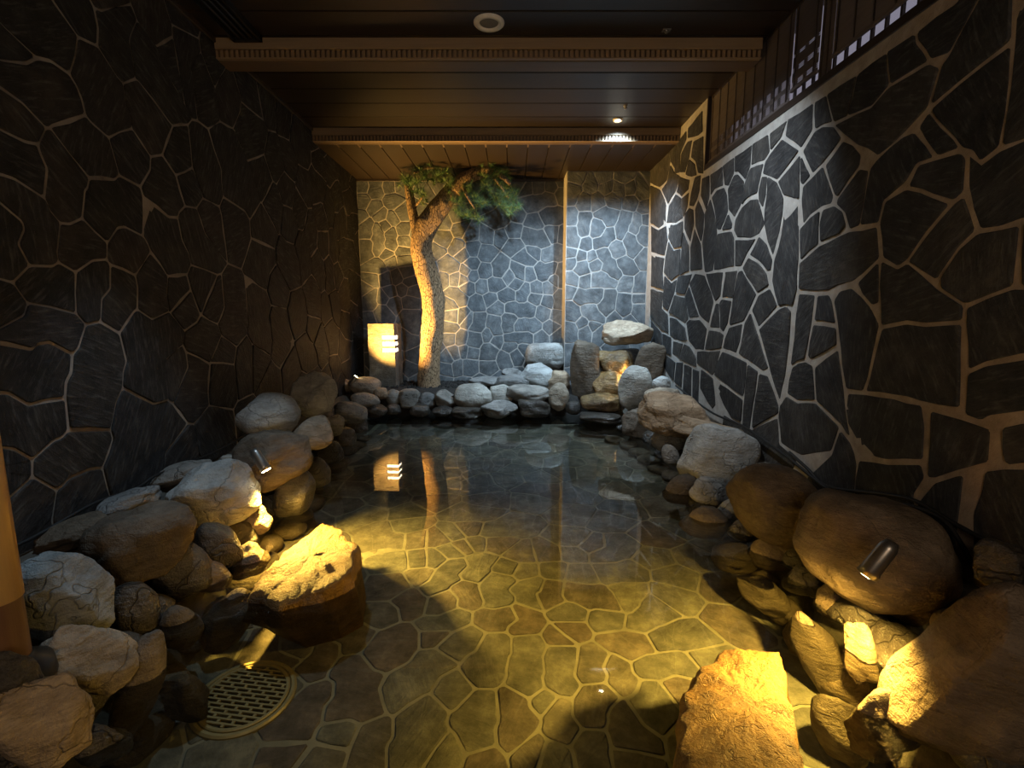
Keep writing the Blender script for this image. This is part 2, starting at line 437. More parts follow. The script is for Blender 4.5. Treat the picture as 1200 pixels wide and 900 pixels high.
# right wall mortar: warm light painted in as ochre nearby, cool light as pale far off
m, t, b = nt('mortar_right')
g = t.nodes.new('ShaderNodeNewGeometry'); sx = t.nodes.new('ShaderNodeSeparateXYZ'); t.links.new(g.outputs['Position'], sx.inputs[0])
nz = noise_n(t, g.outputs['Position'], 14, 5, .6); nf = noise_n(t, g.outputs['Position'], 100, 3, .6)
mr = N(t, 'ShaderNodeMapRange', _From_Min=2.1, _From_Max=3.0); t.links.new(addf(t, sx.outputs[1], addf(t, nz, 0.5, 'MULTIPLY')), mr.inputs[0])
pale = ramp(t, nz, [(.3, (.27, .26, .24)), (.7, (.42, .41, .38))]); och = ramp(t, nz, [(.3, (.20, .155, .11)), (.7, (.36, .285, .21))])
t.links.new(mixc(t, mr.outputs[0], och, pale), b.inputs['Base Color']); b.inputs['Roughness'].default_value = .92
bump(t, b, addf(t, nz, nf), .5, .006)
wall_right.data.materials.append(m)
struct(slab('wall_front', (XL - .2, -1.4, -.6), (XR + .2, -1.2, ZC + .1), M_MORTAR_W))
panel = struct(slab('wall_pier', (atY(663, 300, YP).x, YP, -.6), (XR, YB, ZCR), M_MORTAR))

def seeds_px(tbl, fn, ox, oy, sc):
    return [[fn(ox + a * sc, oy + b * sc) for a, b in g] for g in tbl]
K = 140 / 1200.0; K2 = 220 / 1200.0; K3 = 200 / 1200.0
fb = lambda x, y: (lambda p: (p.x, p.z))(atY(x, y, YB))
fp = lambda x, y: (lambda p: (p.x, p.z))(atY(x, y, YP))
fl = lambda x, y: (lambda p: (p.y, p.z))(atX(x, y, XL))
def S(s):
    out = []
    for g in s.split(';'):
        q = [float(v) for v in g.replace(',', ' ').split()]
        if q: out.append([(q[i], q[i + 1]) for i in range(0, len(q), 2)])
    return out
gb = []
gb += seeds_px(S('120 150;255 200 255 120;125 310;250 390;400 155;500 150;430 310;110 470;170 550 165 620;300 450;350 560;430 490;520 430;285 680 285 600 285 780;410 640 415 740;530 600;540 710;530 820;170 760 160 840;370 850;870 150;770 220;690 400;930 520;1080 440;930 680;1120 590;1090 780;860 810'), fb, 410, 200, K)
gb += seeds_px(S('230 190 300 190;400 140;540 120;220 330;360 320;480 300;560 260;590 350;170 420;190 560 210 480;400 450;540 420;620 440;340 500;340 650 300 690;440 560;600 540;600 700 600 780;210 720;960 180 1020 200;1130 60;1180 240;930 320;1060 320;1050 470 1100 500;1000 570;1020 690;1150 700;1000 810'), fb, 410, 290, K)
gb += seeds_px(S('110 140;250 290;600 130;660 170;780 160;910 160;1020 110;1015 230;800 310 700 330 880 280;420 480 350 520;560 440;730 520;940 460 880 440;760 680 700 640 820 700;930 640;1025 650;530 600;390 660;530 760;280 650;90 640;110 780;260 830;970 820 870 850;740 840'), fb, 540, 200, K)
gb += seeds_px(S('400 180 400 240;620 110 700 120;240 240;580 210 600 260;690 260;840 260 800 220 900 220;950 330;1010 250 1010 330;480 300;380 370 320 380;230 390;560 370;640 430 600 480;760 420;890 410;500 480 440 480;750 500;880 540;990 500 990 560;300 520;170 560;360 600;600 630 520 600 680 630;830 660;970 690;500 730 480 800;650 780 730 790 590 790;910 800;60 720;180 730 170 790;330 760 350 840;60 400;20 330;110 180;110 270'), fb, 540, 290, K)
gb += seeds_px(S('150 310 120 350;280 280;290 430 280 480;360 330;590 300 500 310 660 310;800 310;980 290;100 450;90 590 60 600;280 590;440 520;500 390;560 480;640 420'), fb, 540, 360, K)
gb += seeds_px(S('1120 320;1150 440;1000 310;1100 600;1050 460;960 620;980 500;600 600;640 500'), fb, 410, 360, K)
xb1 = atY(663, 300, YB).x + .04
rb = (XL, 0.2, xb1, ZCR)
fill_seeds(gb, rb, .20, rnd)
lay_stones(wall_back, voronoi(gb, rb), Vector((0, YB, 0)), Vector((1, 0, 0)), Vector((0, 0, 1)), M_SLATE_B, .0060, rnd, (.003, .007))
gp = []
gp += seeds_px(S('230 70;190 200 160 280;370 120 360 160;470 70;700 70;965 80;880 150 880 220;510 180;650 190;755 180;300 300 290 350;430 290 440 340;590 320 570 290;760 320;910 370;170 440 170 490;290 530 290 470 290 600;430 560 420 620;550 480 560 440 480 420;690 560 720 490 660 630;830 510 800 580;920 500;890 650 900 600;190 700 170 620;320 730;510 690 440 720 560 650;760 740 750 680 790 800;650 800 620 760;160 850;270 880;380 880'), fp, 650, 200, K)
gp += seeds_px(S('280 160 275 220;400 150;480 70 560 200 600 260;740 200 700 160;880 110;500 320 420 340 560 350;310 340;180 330;150 440;340 490 260 490 420 470;720 360 700 410;870 360 860 420;540 560 560 480 510 620;690 570 690 500 700 620;860 510;180 650 150 620 200 690;380 670 340 640 430 700;840 670 860 620;600 720;760 740;170 810 150 860;270 760;310 840;450 850;400 790;165 130'), fp, 650, 290, K)
rp = (atY(663, 300, YP).x, 0.2, XR, ZCR)
fill_seeds(gp, rp, .20, rnd)
lay_stones(panel, voronoi(gp, rp), Vector((0, YP, 0)), Vector((1, 0, 0)), Vector((0, 0, 1)), M_SLATE_B, .0060, rnd, (.003, .007))

gl_ = []
gl_ += seeds_px(S('200 150 350 220 100 120;30 300;500 60;720 180 740 280 720 100;680 10;200 550 350 600 100 480;640 580 580 450 680 700;960 450 1000 550 920 380;1000 130 980 60;1150 90;60 760;960 800 940 720;1110 380'), fl, 0, 0, K2)
gl_ += seeds_px(S('130 150 200 230 60 80;400 200 380 330 430 420;620 120 520 60;820 130;1080 300 1020 400;150 430 250 600 200 700;50 600 60 750;700 420 620 520 820 430;550 650 480 700;1060 620 1100 750 1000 520;800 740;1150 170'), fl, 0, 160, K2)
gl_ += seeds_px(S('250 80 400 120;560 150 620 60;730 200 780 100;970 150 970 80;1150 150;250 330 120 380 380 350;30 230;200 620 100 560 300 560 250 720;600 600 570 750 640 480 560 880;950 500 900 400 950 650 1050 400;1150 620'), fl, 0, 320, K2)
gl_ += seeds_px(S('200 150 100 100 280 60;40 400;480 300 350 350 540 250;900 200 800 350 950 350 1000 150 860 80;200 600 150 700;520 520 480 580'), fl, 0, 480, K2)
gl_ += seeds_px(S('100 280;250 280 210 230;400 180 480 330 400 350;150 620 200 720;260 560;400 510 400 580;600 600;660 440'), fl, 200, 160, K2)
gl_ += seeds_px(S('80 190;200 100;280 200;250 420 180 480;330 520;400 200 370 320;560 200 590 380;680 350 700 450;480 600;560 600;330 640;120 680 160 600'), fl, 200, 320, K2)
gl_ += seeds_px(S('60 400 100 300;190 480;280 420;350 560;480 500 520 620;610 640;720 760'), fl, 200, 0, K2)
rl = (-.9, 0.1, YB, ZC)
fill_seeds(gl_, rl, lambda x, y: .42 if x < 2.4 else (.30 if x < 3.6 else .23), rnd)
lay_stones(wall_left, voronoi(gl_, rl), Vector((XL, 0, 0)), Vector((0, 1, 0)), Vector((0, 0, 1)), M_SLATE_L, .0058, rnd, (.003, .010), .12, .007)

# right wall: every stone of the near part traced at its place on the wall
RW = '''823 208 832 204 832 230 828 248 821 230|833 204 847 194 848 218 838 222 833 230|847 194 861 183 861 203 854 219 849 218|861 183 882 168 880 195 874 212 865 202 861 203
882 168 901 156 903 178 896 189 880 195|902 156 924 139 916 162 903 178|924 139 954 119 953 153 939 175 921 161|954 119 969 110 977 144 965 147 955 153|969 110 1006 86 994 137 977 145
1006 86 1040 60 1043 100 1022 125 994 137|1040 60 1074 37 1075 49 1084 60 1090 72 1067 86 1043 101|1074 37 1121 2 1130 -10 1152 -8 1113 64 1090 72 1084 60 1075 49|1152 -8 1189 -6 1187 46 1178 55 1152 75 1127 95 1090 126 1103 78 1113 64
1091 128 1127 96 1152 76 1187 50 1184 99 1173 173 1148 192 1139 178 1127 175 1119 163 1097 140|1190 -6 1260 -6 1260 130 1200 165 1174 173 1184 99 1188 46|978 147 994 138 1022 125 1043 101 1067 87 1090 73 1103 78 1088 127 1060 157 1029 184 1005 171 990 159
1076 150 1089 130 1119 163 1126 174 1099 184 1085 166|1058 160 1072 154 1086 170 1096 185 1075 192 1062 214 1036 236 1030 262 1008 265 1019 198 1028 186|955 153 965 147 978 147 988 162 965 192 952 205 940 178
903 179 917 162 938 176 911 212 893 205 896 190|939 179 938 235 918 230 911 213|939 180 951 206 941 218 938 215|965 193 978 229 975 240 964 243 950 253 941 265 939 236 941 218 952 207|988 164 1000 169 1010 181 1008 195 982 232 978 229 966 194
1008 197 1019 199 1008 265 996 270 990 250 980 240 982 232|964 245 978 240 988 247 993 265 985 275 961 285 960 262|962 245 960 287 938 307 938 268 950 254|961 287 985 275 996 270 1029 264 1032 303 1012 322 1000 331 982 336 971 342 936 340 938 308
1076 192 1099 185 1127 177 1134 184 1131 225 1118 237 1095 230 1063 220|1063 220 1095 230 1116 238 1085 275 1064 306 1052 314 1034 303 1030 262 1037 235|1131 228 1139 250 1145 270 1125 290 1104 320 1098 330 1080 318 1064 307 1086 276 1118 238
1136 178 1146 195 1172 176 1200 164 1260 140 1260 250 1200 257 1172 267 1148 270 1139 245 1134 220|1147 272 1172 268 1197 262 1193 300 1189 336 1160 347 1132 358 1102 338 1103 324 1125 291|1200 258 1260 250 1260 335 1196 338 1196 300
1032 304 1052 314 1064 307 1080 320 1100 338 1131 358 1129 377 1085 380 1063 377 1033 383 1032 357 1030 335|1005 331 1031 305 1031 356 1022 359 1010 345|1132 360 1160 347 1188 337 1260 335 1260 410 1200 416 1155 426 1134 436 1131 377
1033 384 1063 378 1085 381 1129 378 1127 480 1081 472 1047 464 1013 460 1018 444|998 336 1010 346 1022 360 1032 380 1018 444 1012 460 992 457 987 430 982 385 977 352 984 340|1134 437 1156 427 1260 410 1260 480 1200 484 1160 489 1150 495 1130 487
1090 480 1127 490 1157 500 1163 503 1160 543 1122 553 1095 562 1087 560 1089 520|1174 500 1200 494 1260 490 1260 545 1200 545 1180 547 1174 535|993 460 1013 461 1047 466 1081 474 1085 500 1083 540 1040 540 1003 533 996 520 990 480
1006 538 1040 543 1080 543 1085 560 1072 580 1075 640 1000 640 1002 560|1095 565 1122 556 1131 556 1127 590 1120 660 1080 660 1075 590|1155 551 1178 548 1260 548 1260 680 1135 680 1140 600 1150 575
919 248 918 250 937 237 937 300 935 340 930 360 922 358 913 360 905 330 907 305 915 275|900 206 911 213 919 232 918 250 914 272 906 302 899 283 895 262 896 245 899 225|893 206 900 206 898 230 894 245 889 236 889 222|880 196 896 190 892 208 888 227 875 234 869 242 873 215
861 204 865 203 873 212 869 240 861 256 854 247 853 222|862 257 870 242 880 233 889 232 893 246 897 263 890 275 880 280 864 279 860 270|834 231 840 222 849 218 853 228 854 248 845 270 841 270 838 250|854 249 859 262 858 269 846 271
841 273 858 270 861 279 861 313 848 316 836 318 838 290|862 280 887 279 876 298 869 313 861 313|890 276 899 285 906 305 904 318 899 318 888 305 878 299|877 301 888 307 899 320 902 335 888 344 875 325 870 314
866 318 870 316 876 327 887 345 879 363 872 377 855 382 856 372 859 350 864 325|849 318 865 316 859 350 846 349 850 322|846 350 858 352 853 380 848 390 844 385 843 355|827 320 848 318 845 347 839 354 833 340
839 355 843 355 844 385 832 384 835 370|831 386 844 388 849 392 846 409 834 411 826 410|826 322 834 342 837 354 831 380 826 376 820 370 812 345 808 332 815 320|855 383 871 378 868 400 863 415 847 409 850 395
880 365 890 395 899 425 902 432 895 436 877 423 865 415 869 400 873 378|889 345 903 337 912 359 889 385 880 364|913 362 922 358 928 365 926 400 921 440 914 471 903 437 896 410 889 386|936 343 956 345 952 378 944 422 935 424 927 430 931 395 933 365
958 345 972 344 976 352 981 381 954 377|953 379 981 383 982 405 966 415 952 422 947 420 949 400|928 430 935 425 944 423 953 428 956 470 935 470 922 462 924 445|955 430 983 408 987 435 992 480 997 515 985 497 970 482 957 471
847 411 862 417 876 424 873 460 871 466 852 452 837 440 840 425|877 426 889 435 886 460 881 490 879 505 870 500 872 470|890 437 900 440 906 455 913 475 913 485 882 503 885 470|839 445 852 454 871 468 869 495 858 490 848 475 840 455
818 411 845 410 838 437 835 441 822 430 817 425|822 432 836 443 839 475 835 480 828 470 820 455|804 378 808 374 820 374 829 385 825 411 815 410 807 400|795 323 812 320 808 333 803 346 792 343|808 335 812 348 820 372 808 373 803 348
802 402 808 405 816 418 817 431 806 426 795 420|789 399 801 402 796 420 788 415|802 426 811 430 810 468 800 462|812 431 820 434 819 475 811 468|826 250 833 232 838 250 841 272 836 318 826 320 824 300 823 285 826 265|814 266 822 286 824 316 809 318 809 290
818 232 826 250 825 270 822 285 815 265 814 245|808 243 813 245 814 262 809 285 802 268 803 250|801 270 808 288 808 318 797 324 799 290|814 207 822 204 820 225 817 235 813 243 808 242 810 225|799 232 808 224 806 243 801 256 798 240|808 186 815 192 817 206 810 208 803 205
813 165 825 158 825 205 818 204 815 190 810 185|806 150 824 128 824 155 818 160 806 163|806 165 812 163 808 186 803 203 797 203 798 180|793 168 805 152 805 163 798 180 797 203 790 205|783 172 793 162 792 200 786 190|763 195 783 172 786 190 782 212 773 220 763 215
797 206 809 210 807 223 799 231 793 226|786 192 791 202 798 206 792 225 783 240 776 222 782 213|763 217 774 222 783 241 780 262 772 268 763 262|784 241 792 227 799 232 798 240 801 256 792 262 781 262|781 263 793 262 801 258 801 270 799 290 790 292 783 280|763 264 772 269 781 264 783 281 779 300 763 296
780 302 784 282 790 293 798 291 797 323 794 324 787 330 778 320|763 298 779 302 777 320 778 340 763 336|779 322 787 331 794 326 791 343 783 365 777 360|763 338 778 342 776 361 783 368 784 392 776 388 763 372|763 374 776 390 778 412 763 404
791 345 803 348 808 374 803 380 793 372 784 367|785 371 793 373 803 383 806 400 800 400 790 397 785 393|776 390 787 395 787 418 778 412|778 415 787 420 792 424 790 446 784 440 777 430|793 424 801 424 799 455 790 448|763 406 777 414 776 432 763 425
914 475 922 463 935 471 956 471 970 485 985 500 975 530 940 535 915 520 912 488|985 503 997 518 1002 530 1005 545 1000 600 960 600 945 560 975 532|858 491 880 504 912 488 914 520 935 540 920 570 880 550 845 510 848 485'''
polys = []
for pl in RW.replace('\n', '|').split('|'):
    q = [float(v) for v in pl.split()]
    pts = [atX(q[i], q[i + 1], XR) for i in range(0, len(q), 2)]
    polys.append([(-p.y, p.z) for p in pts])
gr = []; rr_ = (-1.32, 0.1, 0.9, SILL); fill_seeds(gr, rr_, .42, rnd)
polys += voronoi(gr, rr_)
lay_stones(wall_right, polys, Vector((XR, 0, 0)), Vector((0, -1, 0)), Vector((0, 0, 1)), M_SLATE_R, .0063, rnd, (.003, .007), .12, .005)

# ---------------------------------------------------------------- floor of the pool
ZF = -0.45
floor = struct(slab('floor', (XL - .2, -1.4, -.60), (XR + .2, YB + .2, ZF), M_MORTAR_F))
ff = lambda x, y: (lambda p: (p.x, p.y))(under(x, y, ZF))
gf = []
gf += seeds_px(S('480 200 620 210;690 150;850 220 780 280 900 140;1050 110 1000 60;1060 400 1030 250 1000 520 1120 520;640 370;740 560 560 600 800 450 650 680;980 680;290 760 250 840;600 820;880 860 820 890;350 450;250 560'), ff, 220, 735, K2)
gf += seeds_px(S('230 150 130 150 300 80;480 60;700 80 600 120;380 330 480 220 280 430;830 220 860 120 800 300;620 400;360 650 400 560 300 800 430 750;750 600 760 720 780 500;1040 580 1000 480 1000 700;800 860;560 820;1100 800;1080 250 1080 380 1100 120;1190 480;80 700 60 850'), ff, 420, 735, K2)
gf += seeds_px(S('190 70;200 250 200 170 200 360;420 200 400 290;420 480 380 560 450 440;180 530 220 640;400 750 420 850;560 100 640 150 700 100;600 350 560 250;840 270 950 240 760 260;780 470 740 530 800 420;940 380;630 660 620 570 640 740;950 70 850 80 1050 90;1130 190;150 850;640 850;270 20'), ff, 620, 735, K2)
gf += seeds_px(S('130 140 250 200 100 200;270 360;260 500 220 560;420 450;420 340;380 660 330 620;570 660 620 600;180 700;600 480 560 530 680 380;560 180;660 280;530 330;740 250;660 150;780 120;950 130 1080 100;830 230;960 230;850 350 820 420;780 600 720 560;950 570 1000 480 1000 620;1050 400;1150 300;950 760 1050 720;540 800 650 760;350 100;400 190'), ff, 420, 600, K3)
gf += seeds_px(S('100 550 120 620 150 520;80 420;250 290;420 200;430 290;300 420;470 440;250 600 270 540;650 300 760 250;800 420 700 420;850 580 800 640;550 600 450 560 700 650;400 720;660 770 700 740;960 720 1000 650 900 780;1100 600;1000 330;100 800 60 700;550 240;1150 450'), ff, 600, 600, K3)
rf = (-1.42, .55, 1.32, 5.25)
fill_seeds(gf, rf, .20, rnd)
lay_stones(floor, voronoi(gf, rf), Vector((0, 0, ZF)), Vector((1, 0, 0)), Vector((0, 1, 0)), M_SLATE_F, .0064, rnd, (.003, .006), .10, .005, 'paving_stone')

# ---------------------------------------------------------------- ceiling
ceiling = struct(slab('ceiling', (XL - .2, -1.4, ZC + .03), (XR + .2, YB + .2, ZC + .10), M_TRIM))
y = -1.2; k = 0
ysq = [-1.2, -.85, -.5, -.15, .2, .55, .9, 1.25, 1.6, 1.95, 2.3, atZ(600, 13, ZC).y, atZ(600, 42, ZC).y, atZ(600, 85, ZC).y, atZ(600, 104, ZC).y, atZ(600, 121, ZC).y, atZ(600, 137, ZC).y, atZ(600, 150, ZC).y + .06]
ysq = sorted(ysq)
for a, b_ in zip(ysq, ysq[1:]):
    if b_ - a < .05: continue
    bm = bmesh.new(); add_box(bm, (XL, a + .004, ZC), (XR + .12, b_ - .004, ZC + .03), .004)
    obj('board', bm, M_CEIL, ceiling)
yr0 = ysq[-1] + .02
nb = 17; wx = (XR - XL) / nb
for i in range(nb):
    bm = bmesh.new(); add_box(bm, (XL + wx * i + .003, yr0 - .02, ZCR), (XL + wx * (i + 1) - .003, YB, ZCR + .02), .003)
    obj('plank', bm, M_CEILR, ceiling)
def beam(y0, label):
    e = empty('ceiling_beam', ((XL + XR) / 2, y0, ZCR))
    tag(e, label, 'beam')
    hx = (XR - XL) / 2
    bm = bmesh.new(); add_box(bm, (-hx, 0.02, 0.0), (hx, .15, ZC - ZCR), .003); obj('beam_body', bm, M_BODY, e)
    bm = bmesh.new(); add_box(bm, (-hx, -.015, .055), (hx, .02, ZC - ZCR), .004); obj('fascia_board', bm, M_BEAM, e)
    bm = bmesh.new(); add_box(bm, (-hx, -.010, .004), (hx, .02, .012), .002); obj('bottom_rail', bm, M_BEAM, e)
    bm = bmesh.new()
    n = 108
    for i in range(n):
        x = -hx + (i + .5) * 2 * hx / n
        add_box(bm, (x - .009, -.008, .013), (x + .009, .02, .052))
    o = obj('dentil_row', bm, M_DENT, e); o['kind'] = 'stuff'
beam(atZ(600, 45, ZC).y, 'brown wooden ceiling beam with dentil moulding nearer the camera')
beam(atZ(600, 150, ZC).y, 'brown wooden ceiling beam with dentil moulding above the pine tree, beside the back ceiling planks')
bm = bmesh.new(); add_box(bm, (XL, -1.2, ZC - .03), (XL + .02, atZ(600, 150, ZC).y, ZC), .002)
o = struct(obj('trim_1', bm, M_TRIM))
bm = bmesh.new(); add_box(bm, (XL, YB - .02, ZCR - .025), (atY(663, 300, YB).x, YB, ZCR), .002)
struct(obj('trim_2', bm, M_TRIM))

def downlike(name, px, py, r, label, cat, inner, emissive):
    p = atZ(px, py, ZC); e = empty(name, p); tag(e, label, cat)
    bm = bmesh.new(); add_lathe(bm, [(r, 0), (r, -.006), (r * .9, -.014), (r * .66, -.012), (r * .60, -.003)], 36); obj('rim', bm, M_WHITE, e, smooth=True)
    bm = bmesh.new(); add_lathe(bm, [(r * .62, -.004), (r * .4, -.008), (.0005, -.009)], 36); obj('lens' if emissive else 'grille', bm, inner, e, smooth=True)
    return e
downlike('ceiling_speaker', 573, 26, .088, 'round white-rimmed speaker with grey grille in the dark ceiling', 'speaker', M_GRILLE, False)
downlike('ceiling_downlight_fitting', 724, 140, .042, 'small glowing round downlight in the ceiling near the far beam', 'ceiling light', M_DOWN, True)
p = atZ(781, 35, ZC); e = empty('ceiling_sensor', p); tag(e, 'small square grey sensor plate on the dark ceiling at right', 'sensor')
bm = bmesh.new(); add_box(bm, (-.025, -.02, -.006), (.025, .02, 0), .003); pt = obj('plate', bm, M_GRILLE, e)
bm = bmesh.new(); add_lathe(bm, [(.012, -.006), (.010, -.016), (.0005, -.018)], 16); obj('dome', bm, M_STEEL, pt, smooth=True)
p = atZ(733, 124, ZC); e = empty('ceiling_sprinkler', p); tag(e, 'tiny round sprinkler head on the ceiling just before the downlight', 'sprinkler')
bm = bmesh.new(); add_lathe(bm, [(.018, 0), (.018, -.004), (.007, -.008), (.007, -.02), (.014, -.022), (.0005, -.024)], 16); obj('head', bm, M_STEEL, e, smooth=True)
# linear slot vent, left
e = empty('slot_vent', (-1.58, 2.0, ZC)); tag(e, 'black linear slot vent on the ceiling running along the left wall', 'vent')
bm = bmesh.new()
add_box(bm, (-.085, -1.9, -.035), (-.070, 1.23, .0)); add_box(bm, (.070, -1.9, -.035), (.085, 1.23, .0)); add_box(bm, (-.085, 1.21, -.035), (.085, 1.23, 0))
obj('vent_frame', bm, M_BLACK, e)
for i in range(3):
    bm = bmesh.new(); add_box(bm, (-.045 + i * .036, -1.88, -.030), (-.028 + i * .036, 1.21, -.006), .002); obj('blade', bm, M_BLACK, e)

# ---------------------------------------------------------------- window band with bamboo blinds
bm = bmesh.new(); add_box(bm, (XR - .005, -1.2, SILL), (XR + .09, YW, SILL + .042), .003)
window = struct(obj('window_1', bm, M_TRIM))
def wpart(nm, lo, hi, m):
    bm = bmesh.new(); add_box(bm, lo, hi, .002); return obj(nm, bm, m, window)
wpart('head_rail', (XR + .02, -1.2, ZC - .02), (XR + .09, YW, ZC + .03), M_TRIM)
wpart('jamb', (XR - .004, YW - .02, SILL), (XR + .09, YW, ZC), M_TRIM)
wpart('jamb', (XR, -1.2, SILL), (XR + .09, -1.14, ZC), M_TRIM)
wpart('pane', (XR + .070, -1.15, SILL + .02), (XR + .074, YW - .02, ZC), M_GLASS)
yy = YW - .045
while yy > -1.1:
    wpart('mullion', (XR + .046, yy - .006, SILL + .02), (XR + .062, yy + .006, ZC), M_TRIM); yy -= .085
y_a = atX(922, 90, XR).y; y_b = atX(935, 90, XR).y; y_c = atX(952, 90, XR).y; y_d = atX(968, 90, XR).y
def blind(y0, y1, zb, label, gaps, dirt=0):
    e = empty('bamboo_blind', (XR + .024, (y0 + y1) / 2, ZC)); tag(e, label, 'blind', 'bamboo blinds in the high window')
    h = (y1 - y0) / 2; bm = bmesh.new(); z = ZC - .02
    while z > zb:
        g = gaps(z); add_box(bm, (-.001, -h, z - ZC - .0085 + g), (.001, h, z - ZC)); z -= .0088
    o = obj('slats', bm, M_BLIND, e); o['kind'] = 'stuff'
    n = max(2, int(2 * h / .12)); 
    for i in range(n):
        bm = bmesh.new(); yv = -h + .03 + i * (2 * h - .06) / (n - 1)
        add_box(bm, (-.0075, yv - .0022, zb - ZC), (-.004, yv + .0022, -.01)); obj('cord', bm, M_TRIM, e)
    bm = bmesh.new(); add_box(bm, (-.010, -h, zb - ZC - .012), (.006, h, zb - ZC + .004), .002); obj('bottom_bar', bm, M_BLIND, e)
tight = lambda z: 0.0
blind(y_a, YW - .03, SILL + .06, 'brown bamboo blind at the far end of the high window', lambda z: .0040 if z < SILL + .20 and int(z * 300) % 3 else .0006)
blind(y_c, y_a - .012, SILL + .108, 'narrow brown bamboo blind between the far blind and the near blind', lambda z: .004 if z < SILL + .30 and int(z * 300) % 3 == 0 else .0006)
blind(y_d + .004, y_c - .010, SILL + .03, 'narrowest dark bamboo blind reaching the sill beside the bright gap', tight)
blind(0.4, y_d, SILL + .118, 'long brown bamboo blind nearest the camera, raised above a bright gap', tight)

# ---------------------------------------------------------------- banks under the boulders, planting bed
def bank(name, inner, xwall, ztop, zin):
    bm = bmesh.new(); rows = []
    path = smooth_path([Vector((x, y, 0)) for x, y in inner], 6)
    for p in path:
        s = 1 if xwall > p.x else -1
        prof = [(p.x - s * .10, ZF - .03), (p.x, zin - .12), (p.x + s * .10, zin), ((p.x + xwall) / 2, (zin + ztop) / 2 + .02), (xwall - s * .06, ztop), (xwall + s * .05, ztop)]
        rows.append([bm.verts.new((x + .02 * noise.noise(Vector((x * 4, p.y * 4, z * 4))), p.y, z + .03 * noise.noise(Vector((x * 5, p.y * 5, 3))))) for x, z in prof])
    for a, b_ in zip(rows, rows[1:]):
        for i in range(len(a) - 1): bm.faces.new((a[i], a[i + 1], b_[i + 1], b_[i]))
    return struct(obj(name, bm, M_BANK, smooth=True))
bank('bank_left', [(-1.22, -.6), (-1.25, .8), (-1.30, 1.5), (-1.36, 2.1), (-1.42, 2.8), (-1.50, 3.7), (-1.54, 4.6), (-1.56, 5.3), (-1.5, 5.6)], XL, .22, -.02)
bank('bank_right', [(1.18, -.6), (1.20, .8), (1.24, 1.5), (1.30, 2.2), (1.34, 3.0), (1.28, 3.8), (1.12, 4.5), (.9, 5.0), (.8, 5.4)], XR, .22, -.02)
bm = bmesh.new()
nx, ny = 44, 12; G = []
for i in range(nx + 1):
    row = []
    for j in range(ny + 1):
        x = XL + (XR - XL) * i / nx; yv = 5.22 + (YB - 5.22) * j / ny
        z = .20 + .06 * min(1, j / 3) + .012 * noise.noise(Vector((x * 9, yv * 9, 0)))
        row.append(bm.verts.new((x, yv, z)))
    G.append(row)
for i in range(nx):
    for j in range(ny): bm.faces.new((G[i][j], G[i + 1][j], G[i + 1][j + 1], G[i][j + 1]))
for i in range(nx):
    a, b_ = G[i][0], G[i + 1][0]
    c = bm.verts.new((a.co.x, 5.25, ZF)); d = bm.verts.new((b_.co.x, 5.25, ZF)); bm.faces.new((a, c, d, b_))
bed = struct(obj('planting_bed', bm, M_SOIL, smooth=True))
bm = bmesh.new()
for i in range(900):
    x = rnd.uniform(XL + .03, .35); yv = rnd.uniform(5.42, YB - .02); s = rnd.uniform(.006, .015)
    bmesh.ops.create_icosphere(bm, subdivisions=1, radius=s, matrix=Matrix.Translation((x, yv, .262 + s * .4 + .012 * noise.noise(Vector((x * 9, yv * 9, 0))))) @ Matrix.Diagonal((1, rnd.uniform(.7, 1.2), .7, 1)))
o = obj('gravel', bm, M_SOIL); tag(o, 'dark gravel covering the planting bed around the pine trunk', 'gravel', None, 'stuff')

# ---------------------------------------------------------------- water
bm = bmesh.new()
vs = [bm.verts.new(p) for p in ((XL, -1.2, 0), (XR, -1.2, 0), (XR, 5.45, 0), (XL, 5.45, 0))]; bm.faces.new(vs)
o = obj('pool_water', bm, M_WATER, smooth=True); o.cycles.is_caustics_caster = True; tag(o, 'still clear dark water filling the rock-edged pool', 'water')

# ---------------------------------------------------------------- boulders
def rock_bm(seed, style, sub):
    r = random.Random(seed); bm = bmesh.new()
    bmesh.ops.create_icosphere(bm, subdivisions=sub, radius=1.0)
    n = {'round': 2.2, 'block': 4.5, 'slab': 3.0, 'wedge': 3.0, 'flat': 4.0}[style]
    planes = []
    for _ in range({'round': 4, 'block': 7, 'slab': 6, 'wedge': 8, 'flat': 6}[style]):
        d = Vector((r.gauss(0, 1), r.gauss(0, 1), r.gauss(0, 1))).normalized()
        planes.append((d, r.uniform(.72, .93)))
    if style == 'flat': planes.append((Vector((r.uniform(-.2, .2), -.30, .95)).normalized(), .55))
    if style == 'wedge': planes.append((Vector((r.uniform(-.7, .7), -.55, .6)).normalized(), .50))
    soft = {'round': .75, 'block': .85, 'slab': .85, 'wedge': .95, 'flat': .95}[style]
    amp = {'round': .07, 'block': .08, 'slab': .10, 'wedge': .10, 'flat': .07}[style]
    off = Vector((r.uniform(-50, 50), r.uniform(-50, 50), r.uniform(-50, 50)))
    for v in bm.verts:
        p = v.co; k = (abs(p.x) ** n + abs(p.y) ** n + abs(p.z) ** n) ** (-1 / n)
        p = p * k
        for d, c in planes:
            q = p.dot(d)
            if q > c: p = p - d * (q - c) * soft
        dirn = v.co
        f = noise.noise(p * 1.3 + off) * amp * 1.6 + noise.noise(p * 3.1 + off) * amp * .7 + (.5 - abs(noise.noise(p * 5.5 + off))) * amp * .35
        if sub >= 4: f += noise.noise(p * 13 + off) * amp * .16 + noise.noise(p * 27 + off) * amp * .07
        v.co = p + dirn * f
    for ax in range(3):
        lo = min(v.co[ax] for v in bm.verts); hi = max(v.co[ax] for v in bm.verts)
        for v in bm.verts: v.co[ax] = (v.co[ax] - lo) / (hi - lo) * 2 - 1
    return bm
